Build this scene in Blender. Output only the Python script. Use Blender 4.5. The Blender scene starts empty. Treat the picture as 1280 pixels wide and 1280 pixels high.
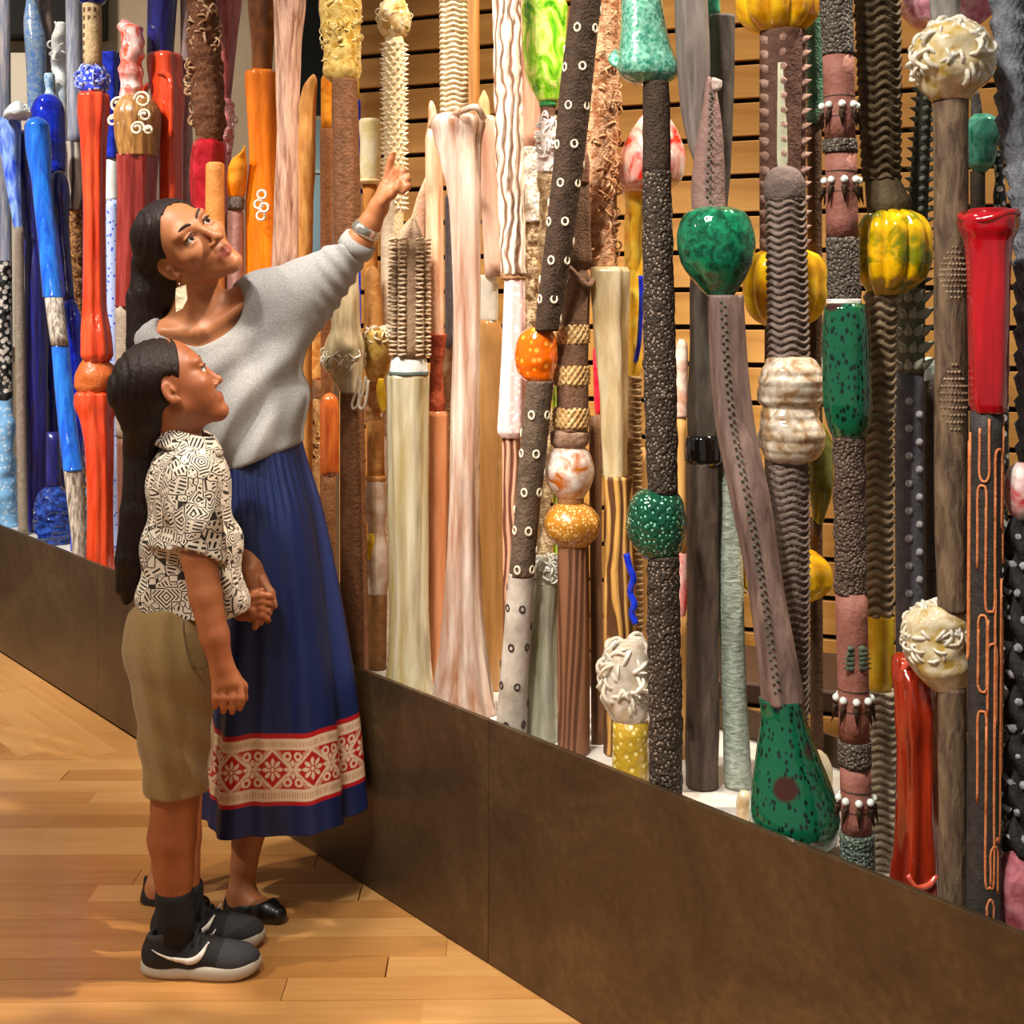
import bpy, math, random
import numpy as np
from mathutils import Vector, Matrix

# ------------------------------------------------------------------ camera, world, lights, exposure
SC = bpy.context.scene
COL = SC.collection
FP, CX, HY, CH = 1600.0, 640.0, 395.0, 1.30          # focal length in px, centre column, horizon row, eye height

cam_d = bpy.data.cameras.new('camera'); cam = bpy.data.objects.new('camera', cam_d); COL.objects.link(cam)
cam.location = (0, 0, CH); cam.rotation_euler = (math.pi/2, 0, 0)
cam_d.sensor_width = 36; cam_d.lens = 36*FP/1280
cam_d.shift_y = (HY-640)/1280.0
cam_d.clip_start = .05
SC.camera = cam
SC.view_settings.view_transform = 'Standard'; SC.view_settings.look = 'None'
SC.view_settings.gamma = 1; SC.view_settings.use_curve_mapping = False
SC.view_settings.exposure = 0.32

wd = bpy.data.worlds.new('gallery_ambient'); SC.world = wd; wd.use_nodes = True
wd.node_tree.nodes['Background'].inputs[0].default_value = (1.0, .90, .78, 1)
wd.node_tree.nodes['Background'].inputs[1].default_value = .21

def spot(loc, aim, power, angle=50, blend=.6, col=(1, .82, .62), size=.12):
    d = bpy.data.lights.new('ceiling_spot', 'SPOT'); d.energy = power*KP; d.color = col
    d.spot_size = math.radians(angle); d.spot_blend = blend; d.shadow_soft_size = size
    o = bpy.data.objects.new('ceiling_spot', d); COL.objects.link(o); o.location = loc
    o.rotation_euler = (Vector(aim)-Vector(loc)).to_track_quat('-Z', 'Y').to_euler()
    return o
WARM = (1, .86, .70); WHITE = (1, .92, .82); COOL = (.95, .97, 1)
KP = 1.0
# spots on the fence of poles, hung from the ceiling in front of it
spot((-3.3, 2.7, 4.0), (-1.75, 5.0, 1.3), 560, 42, .7, COOL)
spot((-2.4, 2.2, 4.0), (-1.25, 4.1, 1.3), 400, 40, .7, WHITE)
spot((-1.5, 1.4, 3.9), (-.35, 3.05, 1.45), 330, 36, .7, WHITE)
spot((-1.2, 1.0, 3.7), (-.12, 2.65, 1.75), 250, 24, .8, WHITE)
spot((-1.1, .6, 3.7), (.25, 2.4, 1.3), 230, 40, .7, WHITE)
spot((-.9, .1, 3.7), (.62, 1.95, 1.25), 190, 44, .7, WHITE)
spot((-.6, .5, 3.4), (.30, 2.25, .65), 120, 34, .8, WHITE)
# spots on the visitors and the floor
spot((1.5, 2.3, 4.0), (-.55, 2.75, .7), 560, 46, .5, WARM, .05)
spot((-3.6, 1.4, 4.0), (-.9, 3.0, .3), 300, 50, .6, WARM, .06)
spot((-.8, .2, 3.9), (-.7, 3.0, .4), 95, 60, .9, WARM, .10)
# spots washing the slatted wall and the room beyond
spot((.2, 2.9, 3.9), (.9, 3.5, 1.1), 210, 75, .9, WARM)
spot((-2.8, 4.6, 3.9), (-2.4, 7.0, 1.7), 200, 80, .9, WARM)

# ------------------------------------------------------------------ helpers
random.seed(7); RNG = np.random.default_rng(7)
_d = Vector((.12484-(-1.98095), 2.35028-4.95238, 0)); _d.normalize()
TX, TY = _d.x, _d.y                 # along the plinth, towards the right
NX, NY = -TY, TX                    # behind the plinth's front face
if NY < 0: NX, NY = -NX, -NY
D0 = NX*-1.98095+NY*4.95238
LIP, DECK, DEPTH = .490, .430, .47

def Yof(px, t):
    k = (px-CX)/FP
    return (D0+t)/(NX*k+NY)
def W(px, py, Y):
    return Vector(((px-CX)/FP*Y, Y, CH-(py-HY)/FP*Y))
def pl(s, t, z):                    # plinth coordinates -> world (s from the left edge of the view)
    return Vector((-1.98095+TX*s+NX*t, 4.95238+TY*s+NY*t, z))

def hexc(h):
    h = h.lstrip('#'); c = [int(h[i:i+2], 16)/255 for i in (0, 2, 4)]
    return tuple((x/12.92 if x <= .04045 else ((x+.055)/1.055)**2.4) for x in c)+(1,)

def make_mesh(name, V, F4=None, F3=None, smooth=True):
    m = bpy.data.meshes.new(name)
    V = np.asarray(V, np.float32).reshape(-1, 3)
    m.vertices.add(len(V)); m.vertices.foreach_set('co', V.ravel())
    F4 = np.zeros((0, 4), np.int32) if F4 is None or len(F4) == 0 else np.asarray(F4, np.int32)
    F3 = np.zeros((0, 3), np.int32) if F3 is None or len(F3) == 0 else np.asarray(F3, np.int32)
    loops = np.concatenate([F4.ravel(), F3.ravel()]); n = len(F4)+len(F3)
    m.loops.add(len(loops)); m.loops.foreach_set('vertex_index', loops)
    m.polygons.add(n)
    st = np.concatenate([np.arange(len(F4))*4, len(F4)*4+np.arange(len(F3))*3]).astype(np.int32)
    m.polygons.foreach_set('loop_start', st)
    m.polygons.foreach_set('use_smooth', np.full(n, smooth))
    m.update(calc_edges=True); m.validate()
    return m

class MB:                            # collects vertices and faces for one mesh
    def __init__(s): s.v = []; s.q = []; s.t = []; s.n = 0
    def add(s, V, Q=None, T=None):
        V = np.asarray(V, float).reshape(-1, 3)
        if Q is not None and len(Q): s.q.append(np.asarray(Q)+s.n)
        if T is not None and len(T): s.t.append(np.asarray(T)+s.n)
        s.v.append(V); s.n += len(V)
    def mesh(s, name, smooth=True):
        return make_mesh(name, np.concatenate(s.v), np.concatenate(s.q) if s.q else None, np.concatenate(s.t) if s.t else None, smooth)

def grid_faces(m, n, closed=True):
    i, j = np.meshgrid(np.arange(m-1), np.arange(n if closed else n-1), indexing='ij')
    j2 = (j+1) % n
    return np.stack([i*n+j, i*n+j2, (i+1)*n+j2, (i+1)*n+j], -1).reshape(-1, 4)

def caps(m, n, top, bot):
    j = np.arange(n); j2 = (j+1) % n
    return np.concatenate([np.stack([np.full(n, top), j2, j], -1), np.stack([np.full(n, bot), (m-1)*n+j, (m-1)*n+j2], -1)])

def box_v(cx, cy, cz, sx, sy, sz, M=None):
    V = np.array([[x, y, z] for x in (-.5, .5) for y in (-.5, .5) for z in (-.5, .5)])*(sx, sy, sz)
    if M is not None: V = V@np.array(M.to_3x3()).T
    return V+(cx, cy, cz)
BOXQ = np.array([[0, 1, 3, 2], [4, 6, 7, 5], [0, 4, 5, 1], [2, 3, 7, 6], [0, 2, 6, 4], [1, 5, 7, 3]])

def tube_v(P, R, n=8, flat=None):
    P = np.asarray(P, float); m = len(P); R = np.broadcast_to(np.asarray(R, float), (m,))
    T = np.gradient(P, axis=0); T /= np.linalg.norm(T, axis=1, keepdims=True)+1e-12
    a = np.array([0, 0, 1.]) if abs(T[0][2]) < .9 else np.array([1., 0, 0])
    N = np.zeros_like(P); prev = a-T[0]*(a@T[0]); prev /= np.linalg.norm(prev)
    for i in range(m):
        prev = prev-T[i]*(prev@T[i]); prev /= np.linalg.norm(prev)+1e-12; N[i] = prev
    B = np.cross(T, N); th = np.linspace(0, 2*np.pi, n, endpoint=False)
    V = P[:, None]+R[:, None, None]*(N[:, None]*np.cos(th)[None, :, None]+B[:, None]*np.sin(th)[None, :, None])
    V = np.concatenate([V.reshape(-1, 3), P[:1], P[-1:]])
    return V, grid_faces(m, n), caps(m, n, m*n, m*n+1)

def link(o, parent=None):
    COL.objects.link(o)
    if parent is not None: o.parent = parent
    return o
def obj(name, mesh, mat, parent=None, loc=None):
    o = bpy.data.objects.new(name, mesh); link(o, parent)
    if mat is not None and not mesh.materials: mesh.materials.append(mat)
    if loc is not None: o.location = loc
    return o
def tag(o, label=None, cat=None, group=None, kind=None):
    for k, v in (('label', label), ('category', cat), ('group', group), ('kind', kind)):
        if v: o[k] = v
    return o
def empty(name, loc, label=None, cat=None, group=None, kind=None):
    o = bpy.data.objects.new(name, None); link(o); o.location = loc; o.empty_display_size = .05
    return tag(o, label, cat, group, kind)
def box_obj(name, c, s, mat, parent=None, M=None, bevel=0.0):
    m = make_mesh(name, box_v(0, 0, 0, *s, M=M), BOXQ, None, False)
    o = obj(name, m, mat, parent, c)
    if bevel:
        b = o.modifiers.new('bevel', 'BEVEL'); b.width = bevel; b.segments = 2
    return o

# ------------------------------------------------------------------ procedural materials
_mats = {}
class NT:
    def __init__(s, name):
        s.m = bpy.data.materials.new(name); s.m.use_nodes = True; s.t = s.m.node_tree; s.t.nodes.clear()
        s.out = s.t.nodes.new('ShaderNodeOutputMaterial'); s.b = s.t.nodes.new('ShaderNodeBsdfPrincipled')
        s.t.links.new(s.b.outputs[0], s.out.inputs[0])
    def n(s, typ, **kw):
        nd = s.t.nodes.new(typ)
        for k, v in kw.items(): setattr(nd, k, v)
        return nd
    def l(s, a, b): s.t.links.new(a, b)
    def coords(s, scale=(1, 1, 1), kind='Object'):
        tc = s.n('ShaderNodeTexCoord'); mp = s.n('ShaderNodeMapping'); mp.inputs['Scale'].default_value = scale
        s.l(tc.outputs[kind], mp.inputs[0]); return mp.outputs[0]
    def noise(s, vec, scale, detail=3, rough=.55, dist=0):
        nd = s.n('ShaderNodeTexNoise'); nd.inputs['Scale'].default_value = scale; nd.inputs['Detail'].default_value = detail
        nd.inputs['Roughness'].default_value = rough; nd.inputs['Distortion'].default_value = dist
        s.l(vec, nd.inputs['Vector']); return nd.outputs['Fac']
    def ramp(s, fac, stops):
        r = s.n('ShaderNodeValToRGB'); e = r.color_ramp.elements
        while len(e) < len(stops): e.new(.5)
        for el, (p, c) in zip(e, stops): el.position = p; el.color = c
        s.l(fac, r.inputs[0]); return r.outputs[0]
    def math(s, op, a, b=None, clamp=False):
        nd = s.n('ShaderNodeMath', operation=op, use_clamp=clamp)
        for i, v in enumerate((a, b)):
            if v is None: continue
            if isinstance(v, (int, float)): nd.inputs[i].default_value = v
            else: s.l(v, nd.inputs[i])
        return nd.outputs[0]
    def bump(s, h, strength, dist=.01):
        nd = s.n('ShaderNodeBump'); nd.inputs['Strength'].default_value = strength; nd.inputs['Distance'].default_value = dist
        s.l(h, nd.inputs['Height']); s.l(nd.outputs[0], s.b.inputs['Normal']); s.l(nd.outputs[0], s.b.inputs['Coat Normal'])
    def set(s, **kw):
        for k, v in kw.items(): s.b.inputs[k.replace('_', ' ')].default_value = v

def cl(c1, c2=None, scale=45, bump=.5, rough=.75, contrast=.18):        # fired clay
    key = ('cl', c1, c2, scale, bump, rough, contrast)
    if key not in _mats:
        c2 = c2 or c1; t = NT('clay'); v = t.coords()
        f = t.noise(v, scale, 4, .6)
        t.l(t.ramp(f, [(.5-contrast, hexc(c1)), (.5+contrast, hexc(c2))]), t.b.inputs['Base Color'])
        f2 = t.noise(v, scale*3.2, 2, .6); t.bump(t.math('ADD', f, f2), bump, .006)
        t.set(Roughness=rough); t.b.inputs['Specular IOR Level'].default_value = .3
        _mats[key] = t.m
    return _mats[key]
def gl(c1, c2=None, scale=22, tr=.0, rough=.07, contrast=.14, stretch=1.0, dist=.6, ior=1.45, sub=.0):    # blown glass
    key = ('gl', c1, c2, scale, tr, rough, contrast, stretch, dist, ior, sub)
    if key not in _mats:
        c2 = c2 or c1; t = NT('blown_glass'); v = t.coords((1, 1, 1/stretch))
        f = t.noise(v, scale*1.7, 3, .55, dist)
        t.l(t.ramp(f, [(.5-contrast, hexc(c1)), (.5+contrast, hexc(c2))]), t.b.inputs['Base Color'])
        f2 = t.noise(v, scale*.7, 1, .4, .3); t.bump(t.math('ADD', f2, t.math('MULTIPLY', f, .35)), .38, .012)
        t.set(Roughness=rough, IOR=ior); t.b.inputs['Transmission Weight'].default_value = tr
        t.b.inputs['Coat Weight'].default_value = .6; t.b.inputs['Coat Roughness'].default_value = .03
        if sub: t.b.inputs['Subsurface Weight'].default_value = sub; t.b.inputs['Subsurface Radius'].default_value = (.03, .03, .03)
        _mats[key] = t.m
    return _mats[key]
def st(c1, c2, scale=60, stretch=14, rough=.65, bump=.5, contrast=.16, coat=0.0, dist=.4, tr=0.0):    # vertical streaks: bark, wood, drawn glass
    key = ('st', c1, c2, scale, stretch, rough, bump, contrast, coat, dist, tr)
    if key not in _mats:
        t = NT('streaked'); v = t.coords((1, 1, 1/stretch))
        f = t.noise(v, scale*2.2, 4, .6, dist)
        t.l(t.ramp(f, [(.5-contrast, hexc(c1)), (.5+contrast, hexc(c2))]), t.b.inputs['Base Color'])
        if coat:
            g = t.noise(t.coords((1, 1, .16)), 42, 1, .4, .3)
            t.bump(t.math('ADD', t.math('MULTIPLY', f, .25), g), min(1, bump*(1.3 if tr == 0 else .9)), .009)
        else: t.bump(f, bump, .006)
        t.set(Roughness=rough); t.b.inputs['Coat Weight'].default_value = coat
        t.b.inputs['Coat Roughness'].default_value = .10
        t.b.inputs['Transmission Weight'].default_value = tr
        _mats[key] = t.m
    return _mats[key]
def sp(c1, c2, scale=90, thr=.25, rough=.08, tr=0., coat=.6, bump=.0):      # speckles of a second colour
    key = ('sp', c1, c2, scale, thr, rough, tr, coat, bump)
    if key not in _mats:
        t = NT('speckled'); v = t.coords()
        vo = t.n('ShaderNodeTexVoronoi'); vo.inputs['Scale'].default_value = scale; t.l(v, vo.inputs['Vector'])
        t.l(t.ramp(vo.outputs['Distance'], [(thr, hexc(c2)), (thr+.12, hexc(c1))]), t.b.inputs['Base Color'])
        if bump: t.bump(vo.outputs['Distance'], bump, .006)
        t.set(Roughness=rough); t.b.inputs['Coat Weight'].default_value = coat; t.b.inputs['Coat Roughness'].default_value = .04
        t.b.inputs['Transmission Weight'].default_value = tr
        _mats[key] = t.m
    return _mats[key]
def wl(c1, c2, bands=60, dist=5.0, dscale=2.0, rough=.6, bump=.7, stretch=.22, width=.5, coat=0.):     # wavy lines running up the pole: wood grain, and crease shade put into colour
    key = ('wl', c1, c2, bands, dist, dscale, rough, bump, stretch, width, coat)
    if key not in _mats:
        t = NT('wavy_grain_crease_shade'); v = t.coords((1, .6, stretch))
        w = t.n('ShaderNodeTexWave', wave_type='BANDS', bands_direction='X', wave_profile='SIN'); t.l(v, w.inputs['Vector'])
        w.inputs['Scale'].default_value = bands/6.2832; w.inputs['Distortion'].default_value = dist; w.inputs['Detail'].default_value = 1.2
        w.inputs['Detail Scale'].default_value = dscale; w.inputs['Detail Roughness'].default_value = .4
        f = t.noise(t.coords(), 30, 3)
        g = t.math('ADD', w.outputs['Fac'], t.math('MULTIPLY', t.math('SUBTRACT', f, .5), .35))
        t.l(t.ramp(g, [(max(width-.28, 0), hexc(c1)), (width, hexc(c2))]), t.b.inputs['Base Color'])
        t.bump(w.outputs['Fac'], bump, .008); t.set(Roughness=rough); t.b.inputs['Coat Weight'].default_value = coat
        _mats[key] = t.m
    return _mats[key]
def plain(c, rough=.5, metal=0., spec=.5, coat=0.):
    key = ('plain', c, rough, metal, spec, coat)
    if key not in _mats:
        t = NT('plain'); t.set(Roughness=rough, Metallic=metal); t.b.inputs['Base Color'].default_value = hexc(c)
        v = t.coords(); f = t.noise(v, 40, 2); t.bump(f, .06, .004)
        t.b.inputs['Specular IOR Level'].default_value = spec; t.b.inputs['Coat Weight'].default_value = coat
        _mats[key] = t.m
    return _mats[key]

# ------------------------------------------------------------------ the setting
def board_mat():
    t = NT('oak_board'); oi = t.n('ShaderNodeObjectInfo'); tc = t.n('ShaderNodeTexCoord')
    ad = t.n('ShaderNodeVectorMath', operation='ADD'); sc = t.n('ShaderNodeVectorMath', operation='SCALE'); sc.inputs['Scale'].default_value = 37
    cmb = t.n('ShaderNodeCombineXYZ')
    for i in range(3): t.l(oi.outputs['Random'], cmb.inputs[i])
    t.l(cmb.outputs[0], sc.inputs[0]); t.l(tc.outputs['Object'], ad.inputs[0]); t.l(sc.outputs[0], ad.inputs[1])
    mp = t.n('ShaderNodeMapping'); mp.inputs['Scale'].default_value = (1.6, 22, 22); t.l(ad.outputs[0], mp.inputs[0])
    f = t.noise(mp.outputs[0], 2.4, 5, .6, .5)
    g = t.math('ADD', t.math('MULTIPLY', f, .55), t.math('MULTIPLY', oi.outputs['Random'], .45))
    t.l(t.ramp(g, [(.12, hexc('#b0763c')), (.5, hexc('#cd9455')), (.88, hexc('#e2b070'))]), t.b.inputs['Base Color'])
    t.set(Roughness=.30); t.bump(f, .05, .003); t.b.inputs['Coat Weight'].default_value = .25; t.b.inputs['Coat Roughness'].default_value = .16
    return t.m
M_BOARD = board_mat()
floor = tag(empty('floor', (0, 0, 0)), kind='structure')
m = make_mesh('subfloor', box_v(-.5, 3.2, -.045, 12, 12, .05), BOXQ, None, False)
obj('subfloor', m, plain('#8a5c30', .8), floor)
BW = .083
board_cache = {}
def board(x0, x1, y, ang=0.0, org=(0, 0)):
    L = round(x1-x0, 2)
    if L < .06: return
    if L not in board_cache:
        bm = make_mesh('board', box_v(0, 0, 0, L-.0006, BW-.0008, .02), BOXQ, None, False); bm.materials.append(M_BOARD); board_cache[L] = bm
    o = bpy.data.objects.new('board', board_cache[L]); link(o, floor)
    c, s_ = math.cos(ang), math.sin(ang); xm = (x0+x1)/2
    o.location = (org[0]+c*xm-s_*y, org[1]+s_*xm+c*y, -.0102+random.uniform(-.0004, .0002)); o.rotation_euler.z = ang
    return o
def plinth_x(Y):                    # x of the plinth's front face at depth Y
    return (D0-NY*Y)/NX
BORDER_Y = 3.83
A0 = math.radians(1.5)
y = 1.15
while y < BORDER_Y:
    x = -2.6+random.uniform(-.6, 0)
    xe = plinth_x(y)+.16
    while x < xe:
        L = random.choice([.6, .75, .9, 1.05, 1.2])
        x1 = min(x+L, xe)
        if xe-x1 < .12: x1 = xe
        board(x, x1, y, A0*0+.012)
        x = x1
    y += BW
# boards beyond, running beside the plinth
AP = math.atan2(TY, TX)
row = 0
while row < 24:
    tt = -.0415-row*BW
    s_ = -3.4+random.uniform(-.5, 0)
    # where this row meets the border
    s_end = (BORDER_Y-.03-4.95238-NY*tt)/TY
    while s_ < s_end:
        s1 = min(s_+random.choice([.7, .9, 1.1, 1.3]), s_end)
        if s_end-s1 < .12: s1 = s_end
        L = round(s1-s_, 2)
        if L > .06:
            o = board(0, L, 0, AP, (0, 0))
            p = pl((s_+s1)/2, tt, 0); o.location.x = p.x; o.location.y = p.y
        s_ = s1
    row += 1

def bronze_mat():
    t = NT('bronze_patina'); v = t.coords()
    f = t.noise(v, 3.2, 5, .65, .8); f2 = t.noise(v, 60, 3, .6)
    g = t.math('ADD', t.math('MULTIPLY', f, .75), t.math('MULTIPLY', f2, .25))
    t.l(t.ramp(g, [(.30, hexc('#3f3122')), (.52, hexc('#5b4833')), (.72, hexc('#77623f'))]), t.b.inputs['Base Color'])
    t.set(Metallic=.55, Roughness=.36); t.bump(f2, .06, .003)
    return t.m
M_BRONZE = bronze_mat()
plinth = empty('display_plinth', pl(1.6, .18, 0), 'long low bronze plinth with a white deck carrying the poles', 'plinth')
ML = Matrix.Rotation(AP, 4, 'Z')
def pbox(name, s0, s1, t0, t1, z0, z1, mat, bevel=0):
    c = pl((s0+s1)/2, (t0+t1)/2, (z0+z1)/2)-plinth.location
    return box_obj(name, c, (s1-s0, t1-t0, z1-z0), mat, plinth, ML, bevel)
def s_at(px):
    Y = Yof(px, 0); return (Vector(((px-CX)/FP*Y, Y, 0))-pl(0, 0, 0)).dot(Vector((TX, TY, 0)))
seams = [-2.4, -.95, s_at(122), s_at(610)-.0, s_at(610)+1.3, s_at(610)+2.5]
for a, b in zip(seams[:-1], seams[1:]):
    o = pbox('front_panel', a+.0008, b-.0008, 0, .012, .004, LIP, M_BRONZE, .0015)
    o2 = pbox('back_panel', a+.0008, b-.0008, DEPTH-.012, DEPTH, .004, LIP, M_BRONZE, .0015)
pbox('deck', seams[0], seams[-1], .0125, DEPTH-.0125, .38, DECK, cl('#bdb8b0', '#d2cdc6', 30, .15, .55))
pbox('carcass', seams[0]+.02, seams[-1]-.02, .02, DEPTH-.02, .004, .379, plain('#2a1d12', .8))

# slatted wall behind the poles
def slat_mat():
    t = NT('slat_wood'); v = t.coords((1, 1, 9)); f = t.noise(v, 2.2, 5, .6, .4)
    t.l(t.ramp(f, [(.3, hexc('#a8742f')), (.7, hexc('#c8954c'))]), t.b.inputs['Base Color'])
    t.set(Roughness=.5); t.bump(f, .08, .003); return t.m
M_SLAT = slat_mat()
wa = Vector((.93, -.368, 0)).normalized(); wang = math.atan2(wa.y, wa.x)
wall_back = tag(empty('wall_back', (.585, 3.6, 0)), kind='structure')
MW = Matrix.Rotation(wang, 4, 'Z')
wn = Vector((-wa.y, wa.x, 0))
SL0, SL1 = -1.17, 1.75
sm = make_mesh('slat', box_v(0, 0, 0, SL1-SL0, .02, .091, MW), BOXQ, None, False); sm.materials.append(M_SLAT)
for i in range(-17, 15):
    zc = 1.795+.1053*(i+.5)
    if zc < .05 or zc > 3.2: continue
    o = bpy.data.objects.new('slat', sm); link(o, wall_back); c = wa*((SL0+SL1)/2); o.location = (c.x, c.y, zc)
    b = o.modifiers.new('bevel', 'BEVEL'); b.width = .0015; b.segments = 1
c = wa*((SL0+SL1)/2)+wn*.035
box_obj('backing_panel', (c.x, c.y, 1.62), (SL1-SL0, .03, 3.24), plain('#1c130b', .9), wall_back, MW)
c = wa*(SL0-.02)+wn*.02
box_obj('end_stile', (c.x, c.y, 1.62), (.035, .07, 3.24), M_SLAT, wall_back, MW)
# a dark brown low slab on legs in front of the slats
pb = W(1010, 900, 3.05)
dark_slab = empty('dark_slab', (pb.x, pb.y, 0), 'dark brown low slab on legs before the slatted wall', 'dark_slab')
box_obj('slab_top', (.1, 0, .425), (1.05, .34, .05), plain('#3a2415', .55), dark_slab, MW, .006)
for sx in (-.35, .55):
    box_obj('leg', (sx*wa.x, sx*wa.y, .2), (.06, .30, .40), plain('#2c1a0f', .6), dark_slab, MW, .004)
# the room beyond, seen between the poles at the left
tag(box_obj('wall_left', (-3.4, 7.3, 1.7), (7.2, .1, 3.4), cl('#b9a68c', '#c3b198', 6, .1, .9)), kind='structure')
p = W(48, 10, 7.1)
tag(box_obj('trim_1', (p.x-.15, 7.12, 3.4-.2), (1.0, .2, .7), plain('#0f0f10', .8)), kind='structure')
p0, p1 = W(14, 58, 7.1), W(36, 132, 7.1)
o = tag(box_obj('wall_panel', ((p0.x+p1.x)/2-.06, 7.2, 1.95), (.24, .06, 1.65), cl('#f1ead8', '#f6f0e2', 8, .1, .8)), 'cream wall panel hung beyond the blue poles', 'panel')
# a tall window between the room wall and the slats
p0, p1 = W(372, 150, 5.2), W(432, 335, 5.2)
win = tag(empty('window_1', ((p0.x+p1.x)/2, 5.2, 0)), kind='structure')
def pane_mat():
    t = NT('lit_pane'); tc = t.n('ShaderNodeTexCoord'); sx = t.n('ShaderNodeSeparateXYZ'); t.l(tc.outputs['Object'], sx.inputs[0])
    f = t.math('ADD', t.math('MULTIPLY', sx.outputs[2], .9), .5)
    t.l(t.ramp(f, [(.2, hexc('#8f8fb4')), (.45, hexc('#8ea9ae')), (.7, hexc('#9dbbb6'))]), t.b.inputs['Base Color'])  # glow of the lit glass painted as teal to lavender surface colour
    t.set(Roughness=.12); t.b.inputs['Coat Weight'].default_value = .5
    return t.m
zt, zb = W(0, 150, 5.2).z, W(0, 420, 5.2).z
w_ = p1.x-p0.x
box_obj('pane', (0, 0, (zt+zb)/2), (w_, .02, zt-zb), pane_mat(), win)
box_obj('head_panel', (0, 0, zt+.45), (w_+.02, .05, .86), plain('#16201c', .7), win)
box_obj('mullion', (0, -.012, W(0, 215, 5.2).z), (w_, .012, .012), plain('#c9d6d2', .4), win)
box_obj('sill_panel', (0, 0, zb/2), (w_+.02, .06, zb-.004), plain('#8a6a48', .7), win)

# ------------------------------------------------------------------ the fence of clay and glass poles
def nz(P, freq, seed, octs=2):       # smooth pseudo-noise in -1..1
    rg = np.random.default_rng(seed); out = 0; amp = 1; tot = 0
    for o in range(octs):
        for _ in range(5):
            d = rg.normal(size=3); d /= np.linalg.norm(d); ph = rg.uniform(0, 6.28)
            out = out+amp*np.sin((P[0]*d[0]+P[1]*d[1]+P[2]*d[2])*freq*rg.uniform(.7, 1.4)+ph)
        tot += amp*2.4; amp *= .5; freq *= 2.1
    return out/tot
def xyz(th, z, r): return (np.cos(th)*r, np.sin(th)*r, z+0*th)
# relief: functions of angle, height (m) and radius (m) giving an offset in metres
def fl(k, a, w=.6, ws=9): return lambda th, z, r: a*r*np.cos(k*th+w*np.sin(z*ws+2*th))
def wv(k, a, w=.22, ws=55): return lambda th, z, r: a*r*(np.abs(np.cos(.5*k*(th+w*np.sin(z*ws+1.3*np.sin(2*th)))))**.6-.6)
def co(p, a, tilt=1): return lambda th, z, r: a*(np.abs(np.sin(np.pi*(z/p+tilt*th/6.2832)))-.5)
def cw(p, a, k=6, w=.28): return lambda th, z, r: a*(np.abs(np.sin(np.pi*(z/p+w*np.sin(k*th))))-.5)
def lu(f, a, seed=1, o=2): return lambda th, z, r: a*r*nz(xyz(th, z, r), f, seed, o)
def rd(f, a, seed=1): return lambda th, z, r: a*r*(.6-np.abs(nz(xyz(th, z, r), f, seed, 2)))
def pk(k, a): return lambda th, z, r: a*r*(np.abs(np.sin(.5*k*th))**.7-1)
def scl(p, k, a):
    def f(th, z, r):
        row = np.floor(z/p); fr = z/p-row
        return a*(np.abs(np.cos(.5*k*th+(row % 2)*np.pi/2))*(1-fr)-.3)
    return f
def dr(k, a, seed=3, f=7): return lambda th, z, r: a*r*np.maximum(0, nz((np.cos(th)*k*.3, np.sin(th)*k*.3, z*f), 3., seed, 2))
def sq(a): return lambda th, z, r: a*r*(-np.cos(4*(th+.3)))

def pchip(x, y, xi):
    x = np.asarray(x, float); y = np.asarray(y, float)
    if len(x) == 2: return np.interp(xi, x, y)
    h = np.diff(x); d = np.diff(y)/h; m = np.zeros_like(y)
    for i in range(1, len(x)-1):
        if d[i-1]*d[i] > 0:
            w1 = 2*h[i]+h[i-1]; w2 = h[i]+2*h[i-1]; m[i] = (w1+w2)/(w1/d[i-1]+w2/d[i])
    m[0] = d[0]; m[-1] = d[-1]
    k = np.clip(np.searchsorted(x, xi)-1, 0, len(h)-1); t = (xi-x[k])/h[k]
    return ((1+2*t)*(1-t)**2)*y[k]+t*(1-t)**2*h[k]*m[k]+t*t*(3-2*t)*y[k+1]+t*t*(t-1)*h[k]*m[k+1]

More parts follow.
